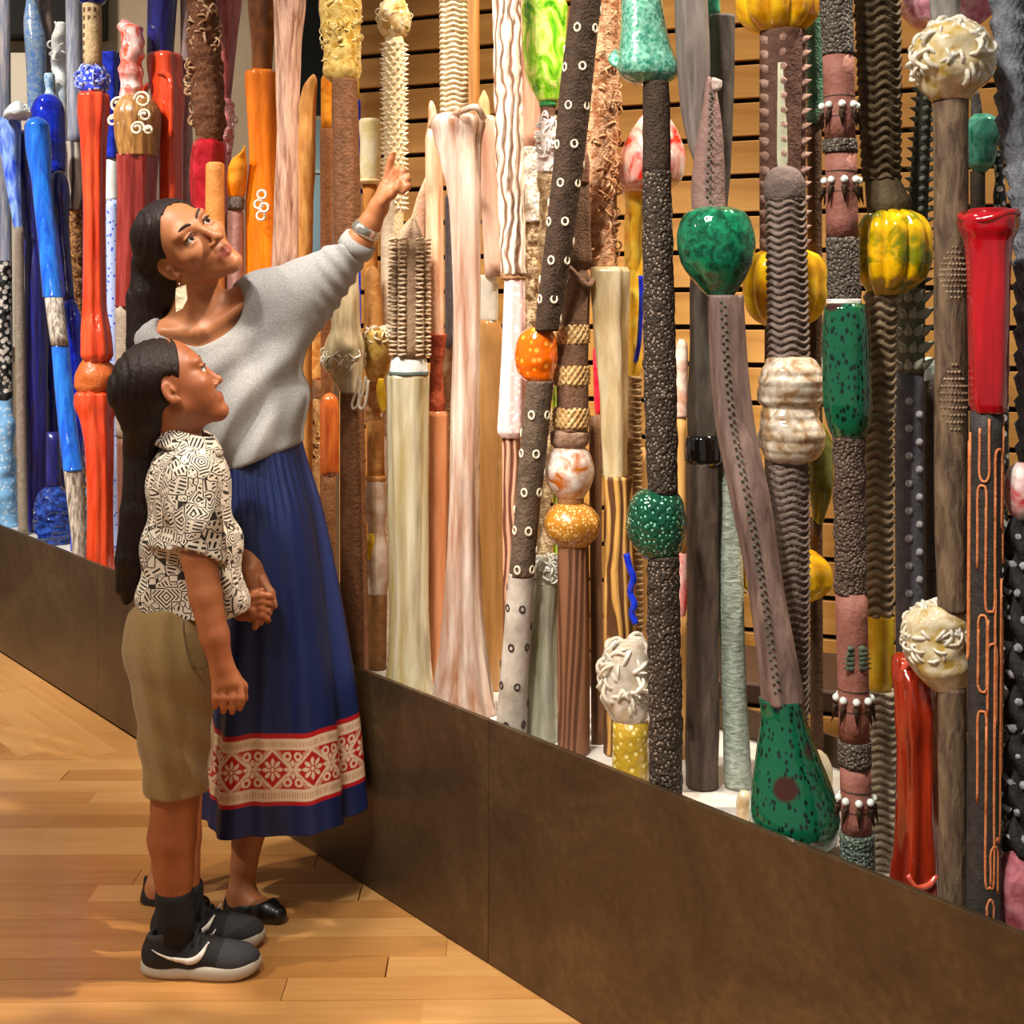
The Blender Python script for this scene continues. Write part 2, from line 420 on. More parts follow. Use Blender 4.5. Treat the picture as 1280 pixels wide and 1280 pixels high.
TADJ = {   # depth of each pole behind the plinth's front face (m)
    'slim slate-blue streaked pole beside the pale blue bottle-shaped pole': 0.346,
    'steel-blue speckled bottle-necked pole behind the cobalt dome': 0.3505,
    'tapered mauve-brown clay pole next to the steel-blue bottle pole': 0.4195,
    'white glass pole flecked with blue behind the small pale blue bottle': 0.396,
    'small pale blue glass bottle rising behind the cobalt dome': 0.337,
    'grey pole with a swirling wood-grain section and beaded brown foot': 0.2515,
    'blue and white flared glass cup on a thin taupe stalk': 0.113,
    'dark purple and navy streaked pole with a short grey clamp': 0.1865,
    'leaning bright blue bone-shaped glass pole with two birch sections': 0.0665,
    'large cobalt glass dome on a purple stem behind the bright blue bone pole': 0.2945,
    'small navy glass dome stacked over a cobalt pod beside the wood-grain pole': 0.1575,
    'dark blue crumpled glass pot with a white disc at the foot of the poles': 0.146,
    'black and white lattice pole over pale blue glass lumps': 0.125,
    'glossy coral-red fluted pole with blue tangled glass knot and carved tan shaft': 0.073,
    'square-topped cobalt pole over white and lavender glass beside the coral pole': 0.255,
    'cobalt glass cup on a pale stem hidden behind the coral pole': 0.3415,
    'maroon fluted pole with a gilded scrolled capital and pink glass crest': 0.123,
    'glossy coral bracket-shaped glass block under a navy cylinder': 0.241,
    'thin lavender-grey bark pole beside the rough brown bark pole': 0.323,
    'rough brown bark pole standing in a crimson glass foot': 0.177,
    'smooth orange-tan clay post in front of the crimson glass': 0.07,
    'rose-pink glass cone tapering to a frilled pink knot': 0.307,
    'orange glass pod with a pink tip over a mauve bullet-shaped post': 0.128,
    'bright orange glass cylinder with white glass flowers under a brown amber neck': 0.203,
    'pink-tan peeling bark pole in front of the orange glass cylinder': 0.073,
    'tall curved tan seed-pod pole beside the pink-tan bark pole': 0.213,
    'square brown clay pole with frayed golden glass and a smoky glass funnel': 0.0565,
    'slim brown post with an orange glass top left of the square brown pole': 0.242,
    'pencil-thin yellow and blue rod behind the square brown pole': 0.398,
    'pale yellow glass cup on a thin plate by the raised hand': 0.229,
    'cream clay pole covered in thorns under a golden glass onion': 0.255,
    'milky glass column carrying a mocha clay section with frilled zipper ridges': 0.0925,
    'white tapering blade-shaped clay pole behind the hand': 0.2,
    'peach folded leaf-shaped clay pole beside the frilled zipper section': 0.203,
    'tan bullet-topped pole with an amber glass pot and banded shaft': 0.151,
    'amber glass block on a brown post at the skirt side': 0.299,
    'red-brown glass dome cylinder next to the square brown pole': 0.151,
    'tan openwork lattice clay pole behind the skirt': 0.253,
    'tall clear pink glass column with draped top below a coiled rope shaft': 0.1055,
    'peach streaked pole with a pointed tip over salmon glass': 0.19,
    'slate-grey strip pole over an amber glass bulb and beaded stem': 0.255,
    'plain orange wooden post between the rope shaft and the wavy pole': 0.385,
    'peach glass pole with pointed wooden tip over brown-gold glass': 0.2745,
    'white and tan pole carved with wavy lines above speckled pink glass': 0.112,
    'rose-tan wooden pole with white bark below, behind the lime glass': 0.346,
    'lime-green glass goblet on a bony white frilled stem': 0.2385,
    'leaning dark brown pole studded with pale rings through an orange bubble-glass ball': 0.05,
    'tan pole of carved squiggles over pale yellow glass and wavy wood': 0.194,
    'thin brown post between the gold bulbs and the wavy wood': 0.202,
    'thin red glass rod peeking beside the pale yellow glass': 0.333,
    'brown pole with three braided rings over two gold gourd-shaped glass bulbs': 0.126,
    'thin lime glass rod between the ringed pole and the leaning pole': 0.2725,
    'frosted pale green glass column with frothy frilled top': 0.13,
    'narrow rose wood-grain post behind the frosted glass column': 0.202,
    'dark pitted clay pole with draped teal glass above a bubbly green ball': 0.049,
    'yellow glass stem with a blue stripe under a red and white bell, on coiled rope': 0.291,
    'plain tan post behind the green bubble ball and coiled rope': 0.347,
    'clear frothy glass cap on a yellow bubble-glass base': 0.0895,
    'leaning mauve clay pole with stitched seam, green ball above and green gourd foot': 0.088,
    'charcoal dripped-slip clay pole with a glossy black ring': 0.1875,
    'silvery grey-green ribbed pole beside the charcoal dripping pole': 0.2375,
    'dark serrated clay pole threaded with three yellow glass pumpkins': 0.339,
    'grey-brown coil-ribbed pole around a champagne crackle-glass bulb': 0.207,
    'mossy green textured post over a hanging olive glass pod': 0.438,
    'pink terracotta pole banded with pearls, dark thorns and a green drip-glass sleeve': 0.06,
    'olive-brown wavy-ribbed pole with a bell end above a yellow glass pumpkin': 0.1575,
    'grey-green thorned clay pole on a studded slate shaft': 0.255,
    'dark brown post with a pearly glass knob behind the driftwood pole': 0.3525,
    'brown driftwood-textured pole with two frothy clear-yellow glass pompoms': 0.058,
    'rough pink glass cluster on a dark stem behind the frothy pompom': 0.3005,
    'dark stem with a folded teal glass knot beside the driftwood pole': 0.242,
    'slate-blue fish-scale textured pole leaning beside the red glass vase': 0.156,
    'thin black and white beaded pole between driftwood and scaly poles': 0.281,
    'glossy red glass vase on a black pole with orange looping lines': 0.044,
    'black frilled clay pole with red-white glass ball and pink glass foot': 0.0935,
    'red-brown drawn glass stump with a drooping top at the plinth edge': 0.0925,
    'small white and rust bottle on a wooden post between dark poles': 0.268,
    'cream glass lump on the deck between the green gourd and pearl pole': 0.272,
    'small tan glass shell on the deck left of the green gourd': 0.112,
}
class Pole:
    def __init__(s, name, label, px, t, cat='pole', group=None):
        t = TADJ.get(label, .06+(t-.05)*1.3); s.t = t; s.Y = Yof(px, t); s.px = px
        s.base = Vector(((px-CX)/FP*s.Y, s.Y, DECK)); s.sc = s.Y/FP
        s.e = empty(name, s.base, label, cat, group)
    def B(s, x): return HY+(CH-DECK-.0010)*FP/Yof(x, s.t)
    def ctr(s, x, y):
        Y = Yof(x, s.t); return W(x, y, Y)-s.base
    def seg(s, name, mat, prof, relief=None, n=None, step=None, parent=None, label=None, depth=1.0, flat=False):
        P = []
        for (y, x, h) in prof:
            if isinstance(y, str): y = s.B(x)+float(y[1:] or 0)
            P.append((y, x, h))
        ys = np.array([p[0] for p in P], float)
        C = np.array([s.ctr(x, y) for (y, x, h) in P]); R = np.array([h*Yof(x, s.t)/FP for (y, x, h) in P])
        rel = relief if isinstance(relief, (list, tuple)) else ([relief] if relief else [])
        Hm = abs(C[0][2]-C[-1][2]); step = step or (.0055 if rel else .03)
        yi = [np.linspace(a, b, 4, endpoint=False) for a, b in zip(ys[:-1], ys[1:])]
        yi = np.unique(np.concatenate(yi+[ys[-1:], np.linspace(ys[0], ys[-1], max(2, int(Hm/step)))]))
        if rel and len(yi) > 170: yi = np.linspace(ys[0], ys[-1], 170)
        Ci = np.stack([pchip(ys, C[:, k], yi) for k in range(3)], -1); Ri = pchip(ys, R, yi)
        n = n or (34 if rel else 22)
        th = np.linspace(0, 2*np.pi, n, endpoint=False)[None, :]
        r = np.repeat(Ri[:, None], n, 1); z = Ci[:, 2:3]+s.base.z
        off = 0
        for f in rel: off = off+f(th, z, Ri[:, None])
        r = np.maximum(r+off, .0008)
        V = np.stack([Ci[:, 0:1]+r*np.cos(th), Ci[:, 1:2]+depth*r*np.sin(th), np.repeat(Ci[:, 2:3], n, 1)], -1).reshape(-1, 3)
        m = len(yi); V = np.concatenate([V, Ci[:1], Ci[-1:]])
        me = make_mesh(name, V, grid_faces(m, n)[:, ::-1], caps(m, n, m*n, m*n+1)[:, ::-1], not flat)
        o = obj(name, me, mat, parent or s.e)
        if label: o['label'] = label
        return o
    def pt(s, x, y, hw, th, out=0):   # a point on the skin of the pole
        Y = Yof(x, s.t); r = hw*Y/FP+out
        return s.ctr(x, y)+Vector((math.cos(th)*r, math.sin(th)*r, 0))
    def studs(s, name, mat, y, x, hw, rpx, k=9, ph=0., parent=None):
        r = rpx*s.sc
        me = ball_mesh(name, r, mat)
        for i in range(k):
            o = bpy.data.objects.new(name, me); link(o, parent or s.e); o.location = s.pt(x, y, hw, ph+i*6.2832/k, r*.45)
    def cones(s, name, mat, items, parent=None, kind='stuff', n=6):   # items: (pos, direction, length, radius)
        b = MB(); a = np.linspace(0, 6.2832, n, endpoint=False)
        for (p, d, L, rr) in items:
            d = Vector(d).normalized(); u = d.orthogonal().normalized(); w = d.cross(u)
            ring = [p+(u*math.cos(q)+w*math.sin(q))*rr-d*rr*.3 for q in a]
            V = [tuple(v) for v in ring]+[tuple(p+d*L)]
            b.add(V, None, [[i, (i+1) % n, n] for i in range(n)])
        o = obj(name, b.mesh(name), mat, parent or s.e)
        if kind: o['kind'] = kind
        return o
    def tube(s, name, mat, pts, rpx, parent=None, n=7, label=None):     # pts: world offsets
        V, Q, T = tube_v(smooth_path(pts), rpx*s.sc, n)
        o = obj(name, make_mesh(name, V, Q, T), mat, parent or s.e)
        if label: o['label'] = label
        return o
    def frill(s, name, mat, x, y, rx, ry, count, loop, thick, seed=1, parent=None, up=0.0):  # tangled threads of glass over a bulb
        b = MB(); rg = np.random.default_rng(seed); c = s.ctr(x, y); k = Yof(x, s.t)/FP
        for i in range(count):
            th = rg.uniform(0, 6.2832); ph = rg.uniform(-.9, 1.2)+up
            ph = max(-1.3, min(1.4, ph))
            d = np.array([math.cos(th)*math.cos(ph), math.sin(th)*math.cos(ph), math.sin(ph)])
            p = np.array(c)+d*np.array([rx, rx, ry])*k*1.0
            u = np.cross(d, rg.normal(size=3)); u /= np.linalg.norm(u); a = np.linspace(-.3, 3.6, 9)
            L = loop*k*rg.uniform(.6, 1.3)
            pts = p+np.outer(np.cos(a)*L, u)+np.outer(np.sin(a)*L*rg.uniform(.5, 1.2), d)
            V, Q, T = tube_v(pts, thick*k*rg.uniform(.7, 1.2), 5); b.add(V, Q, T)
        o = obj(name, b.mesh(name), mat, parent or s.e); o['kind'] = 'stuff'
        return o

def smooth_path(pts, sub=4):
    P = np.array([tuple(p) for p in pts], float)
    if len(P) < 3: return np.linspace(P[0], P[-1], 4)
    t = np.arange(len(P)); ti = np.linspace(0, len(P)-1, (len(P)-1)*sub+1)
    out = []
    Pe = np.concatenate([2*P[:1]-P[1:2], P, 2*P[-1:]-P[-2:-1]])
    for q in ti:
        i = min(int(q), len(P)-2); f = q-i; p0, p1, p2, p3 = Pe[i:i+4]
        out.append(.5*((2*p1)+(-p0+p2)*f+(2*p0-5*p1+4*p2-p3)*f*f+(-p0+3*p1-3*p2+p3)*f**3))
    return np.array(out)
_balls = {}
def ball_mesh(name, r, mat, n=10, m=7):
    key = (name, round(r, 5), mat.name)
    if key not in _balls:
        ph = np.linspace(.12, np.pi-.12, m)[:, None]; th = np.linspace(0, 2*np.pi, n, endpoint=False)[None]
        V = r*np.stack([np.sin(ph)*np.cos(th), np.sin(ph)*np.sin(th), np.cos(ph)+0*th], -1).reshape(-1, 3)
        V = np.concatenate([V, [[0, 0, r], [0, 0, -r]]])
        me = make_mesh(name, V, grid_faces(m, n)[:, ::-1], caps(m, n, m*n, m*n+1)[:, ::-1]); me.materials.append(mat); _balls[key] = me
    return _balls[key]

COBALT = gl('#061690', '#1434cc', 14); NAVY = st('#1c1a3c', '#2a2a86', 40, 10, .25, .3, coat=.5)
WHITE_G = gl('#f4f1ea', '#fffdf8', 20, .15, .08); CLEAR = gl('#e9e2cf', '#f8f4e8', 18, .45, .05)
TAUPE = cl('#8d7a68', '#a4937e', 50); MOCHA = cl('#6b4c39', '#7d5d47', 60)
def pole(*a, **k): return Pole(*a, **k)

# ---- blue poles at the far end
c = pole('slim_pole', 'slim slate-blue streaked pole beside the pale blue bottle-shaped pole', 6, .27)
c.seg('shaft', st('#66789c', '#b3aeb4', 40, 12), [(-90, 5, 7), (250, 7, 7), ('B', 10, 7)])
c = pole('bottle_pole', 'steel-blue speckled bottle-necked pole behind the cobalt dome', 44, .285)
c.seg('bottle', gl('#4f7fc4', '#93a6bb', 34), [(-60, 40, 6), (0, 40, 7), (25, 41, 11), (50, 44, 13), (100, 46, 12), ('B', 50, 10)])
c = pole('tapered_pole', 'tapered mauve-brown clay pole next to the steel-blue bottle pole', 60, .315)
c.seg('shaft', st('#6d5a58', '#8a7a78', 40, 10), [(-60, 50, 6), (0, 55, 7), (40, 59, 8), (110, 62, 7), ('B', 66, 6)])
c = pole('frilled_glass_pole', 'white glass pole flecked with blue behind the small pale blue bottle', 76, .30)
c.seg('glass_stem', sp('#eef3f4', '#4a6fa8', 130, .16, .1), [(28, 77, 5), (40, 76, 8), (62, 74, 10), (85, 72, 9), (100, 76, 6), (150, 78, 6), ('B', 80, 5)], lu(70, .3, 4))
c.frill('glass_frill', WHITE_G, 74, 55, 9, 26, 16, 4, 1.3, 3)
c = pole('bottle_pole', 'small pale blue glass bottle rising behind the cobalt dome', 63, .25)
c.seg('bottle', gl('#6fb0e0', '#d5e6ee', 40), [(92, 62, 6), (97, 62, 7), (112, 62, 5), (125, 62, 9), ('B', 66, 8)])
c = pole('wood_grain_pole', 'grey pole with a swirling wood-grain section and beaded brown foot', 95, .215)
c.seg('grey_shaft', st('#7d7d8a', '#b6b2b4', 36, 9), [(-80, 91, 10), (178, 95, 10)])
c.seg('grain_section', wl('#4a3a34', '#c0ac98', 60, 7, 1.4), [(178, 94, 11), (262, 96, 11)], wv(7, .12))
c.seg('beaded_foot', cl('#5b3218', '#c98c4e', 90, .8, .7, .08), [(262, 95, 9), ('B', 99, 8)], lu(150, .16, 6))
c = pole('flared_cup_pole', 'blue and white flared glass cup on a thin taupe stalk', 26, .12)
c.seg('white_crown', WHITE_G, [(126, 22, 3), (132, 22, 11), (142, 21, 14), (150, 18, 13)], lu(60, .25, 9))
c.frill('glass_frill', WHITE_G, 22, 140, 13, 9, 14, 4, 1.2, 8)
c.seg('cup', gl('#1c49d8', '#9fc0ee', 18, stretch=3), [(148, 12, 13), (160, 12, 14), (200, 14, 11), (250, 19, 7.5), (286, 23, 5)], fl(7, .05))
c.seg('stalk', TAUPE, [(284, 24, 5), (430, 25, 6), ('B', 29, 6)])
c = pole('purple_pole', 'dark purple and navy streaked pole with a short grey clamp', 43, .155)
c.seg('shaft', st('#2a1f3d', '#26288a', 30, 12, .3, .35, coat=.4), [(163, 29, 4), (168, 30, 10), (250, 37, 11), (360, 45, 13), (500, 45, 14), (600, 44, 15), ('B', 43, 16)], fl(5, .04))
c.seg('clamp', plain('#777779', .35, .5), [(455, 40, 18), (458, 40, 19), (486, 40, 19), (489, 40, 18)])
c = pole('bone_pole', 'leaning bright blue bone-shaped glass pole with two birch sections', 99, .055)
BB = st('#0848c8', '#2f8cf2', 16, 9, .1, .4, .2, .8)
BIRCH = st('#cfc2ae', '#6b5a4a', 50, 10, .7, .5, .12)
c.seg('blue_glass', BB, [(146, 46, 1.5), (149, 46, 9), (158, 46, 14.5), (185, 48, 15), (230, 52, 11.5), (300, 59, 11.5), (372, 66, 12)], fl(4, .04))
c.seg('birch_section', BIRCH, [(372, 67, 11), (432, 75, 11)])
c.seg('blue_glass', BB, [(432, 75, 10), (520, 83, 11), (588, 91, 12)], fl(4, .05))
c.seg('birch_section', BIRCH, [(588, 91, 11), (650, 96, 9), ('B', 100, 8)], fl(3, .06))
c = pole('dome_pole', 'large cobalt glass dome on a purple stem behind the bright blue bone pole', 64, .215)
c.seg('dome', COBALT, [(117, 60, 1.5), (120, 60, 10), (130, 60, 18), (145, 60, 21.5), (180, 61, 21), (215, 67, 15)])
c.seg('stem', NAVY, [(214, 66, 14), ('B', 70, 12)])
c = pole('dome_pole', 'small navy glass dome stacked over a cobalt pod beside the wood-grain pole', 92, .125)
c.seg('navy_dome', NAVY, [(213, 73, 2), (217, 73, 7), (228, 74, 11), (245, 75, 12), (280, 77, 9), (376, 86, 7)])
c.seg('cobalt_pod', COBALT, [(374, 88, 3), (380, 88, 8), (400, 90, 11), (480, 94, 9), ('B', 96, 8)])
c = pole('crumpled_pot', 'dark blue crumpled glass pot with a white disc at the foot of the poles', 68, .12, 'pot')
c.seg('neck', NAVY, [(540, 66, 8), (612, 67, 9)])
c.seg('pot', gl('#10215e', '#2a4fa8', 34), [(608, 67, 9), (618, 67, 17), (640, 68, 22), (662, 68, 22), ('B', 69, 17)], rd(70, .28, 5))
o = c.seg('disc', WHITE_G, [(628, 56, 3), (630, 56, 7), (642, 56, 8), (647, 56, 3)], depth=.5); o.location.y -= .05
c = pole('lattice_pole', 'black and white lattice pole over pale blue glass lumps', 7, .10)
c.seg('lattice', sp('#17130f', '#d8cbb8', 42, .35, .6, 0, 0, .5), [(326, 5, 8), (420, 6, 8), (500, 7, 7)], rd(60, .3, 3))
c.seg('blue_lumps', sp('#8cc4ee', '#dcecf6', 60, .3, .1), [(498, 7, 8), (530, 8, 10), (556, 8, 9), (590, 6, 16), (620, 6, 15), (640, 5, 18), ('B', 5, 18)], lu(50, .18, 7))
c = pole('fluted_pole', 'glossy coral-red fluted pole with blue tangled glass knot and carved tan shaft', 125, .06)
CORAL = st('#c42c10', '#ee5a30', 14, 9, .12, .5, .2, .8)
c.seg('cap', COBALT, [(-50, 115, 11), (-20, 115, 15), (0, 115, 17), (6, 115, 11)])
c.seg('carved_shaft', cl('#a88a5c', '#cdb184', 60), [(5, 115, 11.5), (85, 116, 11.5)])
GLY = cl('#5e3f24', '#6b4a2c', 60)
for k in range(7):
    for q in range(-1, 2):
        th = -1.57+q*.62
        o = box_obj('carved_mark', c.pt(115, 14+k*10.5, 11.5, th, -.0015), (.009, .006, .014), GLY, c.e, Matrix.Rotation(th+1.57, 4, 'Z'))
c.seg('glass_knot', sp('#3a4fd0', '#e8ecfa', 70, .3, .1), [(82, 116, 9), (90, 116, 16), (102, 116, 18), (112, 117, 16), (119, 117, 9)], rd(80, .2, 2))
c.frill('glass_frill', gl('#c8d2f6', '#4a5fd8', 40), 116, 101, 17, 17, 90, 5, 1.3, 5)
c.seg('coral_glass', CORAL, [(116, 117, 15), (120, 117, 18.5), (140, 117, 19), (175, 117, 15.5), (280, 118, 13), (380, 118, 14), (420, 120, 18), (443, 121, 19), (453, 121, 14)], fl(8, .10, .25))
c.seg('orange_joint', cl('#b4521f', '#d0703a', 24, .4, .35), [(449, 119, 14), (458, 119, 21), (470, 119, 26), (482, 119, 24), (492, 119, 17)], lu(35, .14, 8))
c.seg('coral_glass', CORAL, [(487, 119, 17), (493, 119, 24), (505, 119, 25), (525, 121, 20), (560, 124, 17), (640, 125, 15), (690, 125, 16), ('B', 125, 17)], fl(8, .10, .25))
c = pole('cobalt_pole', 'square-topped cobalt pole over white and lavender glass beside the coral pole', 143, .2)
c.seg('cobalt_block', gl('#101e86', '#1f35b8', 20), [(66, 139, 11), (198, 139, 11)], sq(.12))
c.seg('white_glass', WHITE_G, [(197, 139, 5), (204, 139, 9), (230, 139, 10), (252, 140, 8)])
c.seg('lavender_stem', sp('#b9c4ea', '#3f5fd0', 60, .22, .15), [(250, 140, 8), (420, 142, 8), ('B', 144, 8)])
c = pole('cup_pole', 'cobalt glass cup on a pale stem hidden behind the coral pole', 117, .245)
c.seg('cup', COBALT, [(236, 117, 17), (242, 117, 19), (280, 116, 16), (300, 116, 8)])
c.seg('stem', sp('#b9c4ea', '#5f78d0', 60, .22, .15), [(298, 116, 9), (340, 116, 15), ('B', 118, 14)])
# ---- red poles behind the woman
c = pole('capital_pole', 'maroon fluted pole with a gilded scrolled capital and pink glass crest', 171, .12)
PINKW = gl('#e8573c', '#f6d6cf', 26, stretch=2)
c.seg('glass_crest', PINKW, [(24, 155, 3), (28, 158, 8), (36, 163, 14), (60, 166, 13), (85, 165, 15), (105, 165, 12), (128, 163, 13)], rd(45, .3, 12))
GILT = st('#7a4c22', '#c9924c', 40, 5, .4, .6, .2, .2)
c.seg('capital', GILT, [(120, 170, 14), (128, 171, 22), (145, 172, 28), (168, 172, 27), (196, 173, 23)], fl(12, .07, .1))
CREAM = cl('#f2e4c4', '#fff6e2', 40, .2, .4)
for sx, sy, rr, hand in ((158, 137, 11, 1), (188, 131, 11, -1), (152, 156, 8, 1), (191, 150, 8, -1), (165, 160, 7, -1), (182, 166, 9, 1), (160, 172, 7, 1), (195, 168, 6, -1)):
    a = np.linspace(0, 9.5, 22); q = c.ctr(sx, sy)+Vector((0, -.085, 0)); k = c.sc*rr
    pts = [q+Vector((hand*math.cos(t)*k*(1-t/12), -.004*t*.4, math.sin(t)*k*(1-t/12))) for t in a]
    c.tube('scroll', CREAM, pts[::2], 1.7)
MAROON = st('#7a1c16', '#a84038', 26, 10, .2, .4, .2, .5)
c.seg('maroon_glass', MAROON, [(194, 172, 24), (250, 171, 22), (384, 168, 21)], fl(7, .10, .3))
c.seg('taupe_section', TAUPE, [(383, 166, 21), (546, 166, 20)])
c.seg('brown_section', st('#5a3324', '#84503a', 30, 8), [(545, 166, 19), ('B', 168, 19)])
c = pole('bracket_pole', 'glossy coral bracket-shaped glass block under a navy cylinder', 213, .17)
c.seg('navy_cylinder', NAVY, [(-60, 206, 19), (0, 203, 18), (78, 200, 16)])
c.seg('coral_block', CORAL, [(67, 206, 18), (72, 206, 20.5), (120, 210, 19), (165, 213, 14), (260, 214, 13), ('B', 214, 13)], [sq(.10), fl(4, .08, .2)])
for dx, dy in ((-13, 40), (2, 26)):
    pts = [c.ctr(206+dx+a, 68+dy+b)+Vector((0, -.055, 0)) for a, b in ((-6, 34), (-7, 14), (-3, 3), (5, 1), (11, 12), (12, 40), (12, 80))]
    c.tube('folded_rib', CORAL, pts, 4)
c = pole('bark_pole', 'thin lavender-grey bark pole beside the rough brown bark pole', 235, .25)
c.seg('shaft', st('#94787c', '#c4aaa8', 60, 8), [(-80, 232, 7), ('B', 237, 7)])
c = pole('bark_pole', 'rough brown bark pole standing in a crimson glass foot', 263, .14)
c.seg('bark', cl('#5a3420', '#8a5a3c', 70, 1.0), [(-60, 250, 18), (0, 252, 19), (90, 258, 20), (150, 262, 19), (178, 262, 16)], [lu(90, .13, 5), lu(30, .07, 9)])
c.frill('bark_flakes', cl('#d8b894', '#a87a54', 60), 255, 80, 19, 95, 170, 5, 1.6, 6)
c.seg('crimson_foot', gl('#a80c1c', '#d8273a', 14), [(174, 262, 15), (180, 262, 20), (215, 260, 22), (300, 262, 20), ('B', 264, 18)], fl(6, .05))
c = pole('tan_post', 'smooth orange-tan clay post in front of the crimson glass', 269, .06)
c.seg('shaft', cl('#c47c3c', '#d8944e', 30, .3, .5), [(203, 269, 8), (206, 269, 11.5), (290, 269, 12), ('B', 270, 12)])
c = pole('pink_cone_pole', 'rose-pink glass cone tapering to a frilled pink knot', 284, .24)
ROSE = st('#8a2c34', '#cc7a74', 30, 8, .15, .5, .2, .7)
c.seg('cone', ROSE, [(-60, 284, 22), (0, 284, 18), (50, 283, 13), (128, 283, 5)], fl(5, .06))
c.seg('knot', gl('#e26a70', '#f6c8c4', 40), [(124, 283, 5), (132, 283, 9), (160, 283, 9), (192, 281, 8)], rd(90, .3, 4))
c.frill('glass_frill', gl('#f0a4a0', '#fbe0da', 30), 283, 150, 8, 28, 16, 4, 1.3, 9)
c.seg('stem', ROSE, [(190, 281, 8), ('B', 282, 9)])
c = pole('pod_pole', 'orange glass pod with a pink tip over a mauve bullet-shaped post', 295, .1)
ORG = gl('#d8720c', '#f0a02c', 16)
c.seg('pod', ORG, [(182, 306, 1), (190, 304, 3), (199, 299, 9), (212, 297, 12), (230, 296, 12.5), (247, 295, 10)], lu(40, .1, 3))
c.seg('dark_collar', cl('#4a3a34', '#8c8078', 60), [(244, 295, 8), (250, 295, 11), (262, 295, 10)])
c.seg('bullet_post', cl('#a87a70', '#bd9086', 40, .3, .6), [(258, 293, 4), (263, 293, 9), (270, 293, 11.5), ('B', 294, 12)])
# ---- amber and tan poles
c = pole('amber_pole', 'bright orange glass cylinder with white glass flowers under a brown amber neck', 328, .16)
c.seg('amber_neck', gl('#5f3418', '#8a5228', 16, stretch=2), [(-30, 330, 14), (5, 328, 17), (60, 328, 13), (93, 327, 12)], fl(5, .07))
OG = st('#c95a08', '#f08a1c', 24, 9, .12, .3, .2, .6)
c.seg('orange_glass', OG, [(89, 327, 18), (93, 327, 20), (200, 329, 17), (260, 328, 20), ('B', 328, 20)], fl(7, .06, .4))
for fx, fy in ((333, 246), (329, 258), (336, 262), (332, 272)):
    a = np.linspace(0, 6.2832, 9); q = c.ctr(fx, fy)+Vector((0, -.067, 0))
    c.tube('glass_flower', WHITE_G, [q+Vector((math.cos(t)*.012, 0, math.sin(t)*.012)) for t in a], 1.6)
c = pole('bark_pole', 'pink-tan peeling bark pole in front of the orange glass cylinder', 355, .06)
c.seg('bark', st('#7a4a34', '#e2b8a0', 34, 9, .5, .9, .2), [(-60, 364, 19), (0, 362, 19), (60, 360, 16), (150, 359, 13), (330, 356, 16), ('B', 354, 17)], [fl(5, .08, 1.2, 6), lu(26, .06, 3)])
c = pole('seed_pod_pole', 'tall curved tan seed-pod pole beside the pink-tan bark pole', 382, .17)
c.seg('pod', st('#b0702c', '#dca258', 20, 4, .5, .4), [(93, 392, 1.5), (98, 391, 5), (108, 388, 8.5), (130, 385, 10), (200, 383, 11), (320, 381, 9), ('B', 383, 9)], lu(35, .07, 5))
c = pole('frayed_glass_pole', 'square brown clay pole with frayed golden glass and a smoky glass funnel', 444, .055)
GOLDG = gl('#a8802c', '#d8bc70', 34, .15)
BRC = cl('#5c381e', '#744a2c', 40, .7, .7)
c.seg('gold_glass', GOLDG, [(-60, 425, 21), (0, 425, 25), (50, 427, 23), (88, 428, 23), (97, 428, 21), (104, 429, 14)], [lu(50, .10, 7), sq(.08)])
c.frill('glass_frill', gl('#c8a450', '#efe0ac', 30), 427, 40, 23, 72, 200, 4, .8, 7)
c.seg('brown_shaft', BRC, [(100, 431, 15), (285, 434, 16), (330, 434, 14)], sq(.10))
c.seg('smoky_funnel', st('#8c7654', '#dccba4', 16, 6, .1, .6, .2, .8, .4, .3), [(322, 434, 13), (370, 433, 16), (410, 432, 19), (437, 430, 26), (456, 430, 26), (474, 434, 19), (496, 441, 11)], lu(60, .07, 4))
c.frill('glass_frill', gl('#efe4c4', '#fffaf0', 30, .2), 430, 448, 25, 18, 130, 5, 1.1, 8)
for dx in (0, 9):
    pts = [c.ctr(444+dx+a, b)+Vector((0, -.03, 0)) for a, b in ((6, 470), (3, 488), (-2, 503), (0, 510), (5, 505), (8, 488), (9, 474))]
    c.tube('glass_drip', CLEAR, pts, 1.8)
c.seg('brown_shaft', BRC, [(490, 440, 14), (700, 442, 16), ('B', 444, 17)], sq(.10))
c = pole('slim_pole', 'slim brown post with an orange glass top left of the square brown pole', 409, .19)
c.seg('orange_top', ORG, [(95, 408, 5), (100, 408, 7), (162, 408, 7)])
c.seg('shaft', cl('#7a4a28', '#8f5d36', 40), [(161, 408, 8), ('B', 410, 8)])
c = pole('slim_pole', 'pencil-thin yellow and blue rod behind the square brown pole', 447, .31)
c.seg('yellow_rod', gl('#d8a818', '#f0c83c', 20), [(-60, 446, 2.5), (126, 447, 2.5)])
c.seg('blue_rod', COBALT, [(125, 447, 3), (130, 447, 4), (200, 447, 4), ('B', 449, 4)])
c = pole('glass_cup_pole', 'pale yellow glass cup on a thin plate by the raised hand', 464, .18)
PALEY = gl('#e8d69a', '#fbf3d4', 18, .25)
c.seg('cup', PALEY, [(149, 463, 13), (153, 463, 15), (185, 463, 14), (226, 463, 12)], lu(40, .06, 4))
c.seg('plate', cl('#e2bf8a', '#f0d4a4', 30, .2, .4), [(225, 461, 17), (227, 461, 18), (231, 461, 15)])
c.seg('stem', cl('#b06a28', '#c88a44', 40), [(230, 462, 9), (330, 464, 8), ('B', 466, 8)])
c = pole('spiky_pole', 'cream clay pole covered in thorns under a golden glass onion', 493, .2)
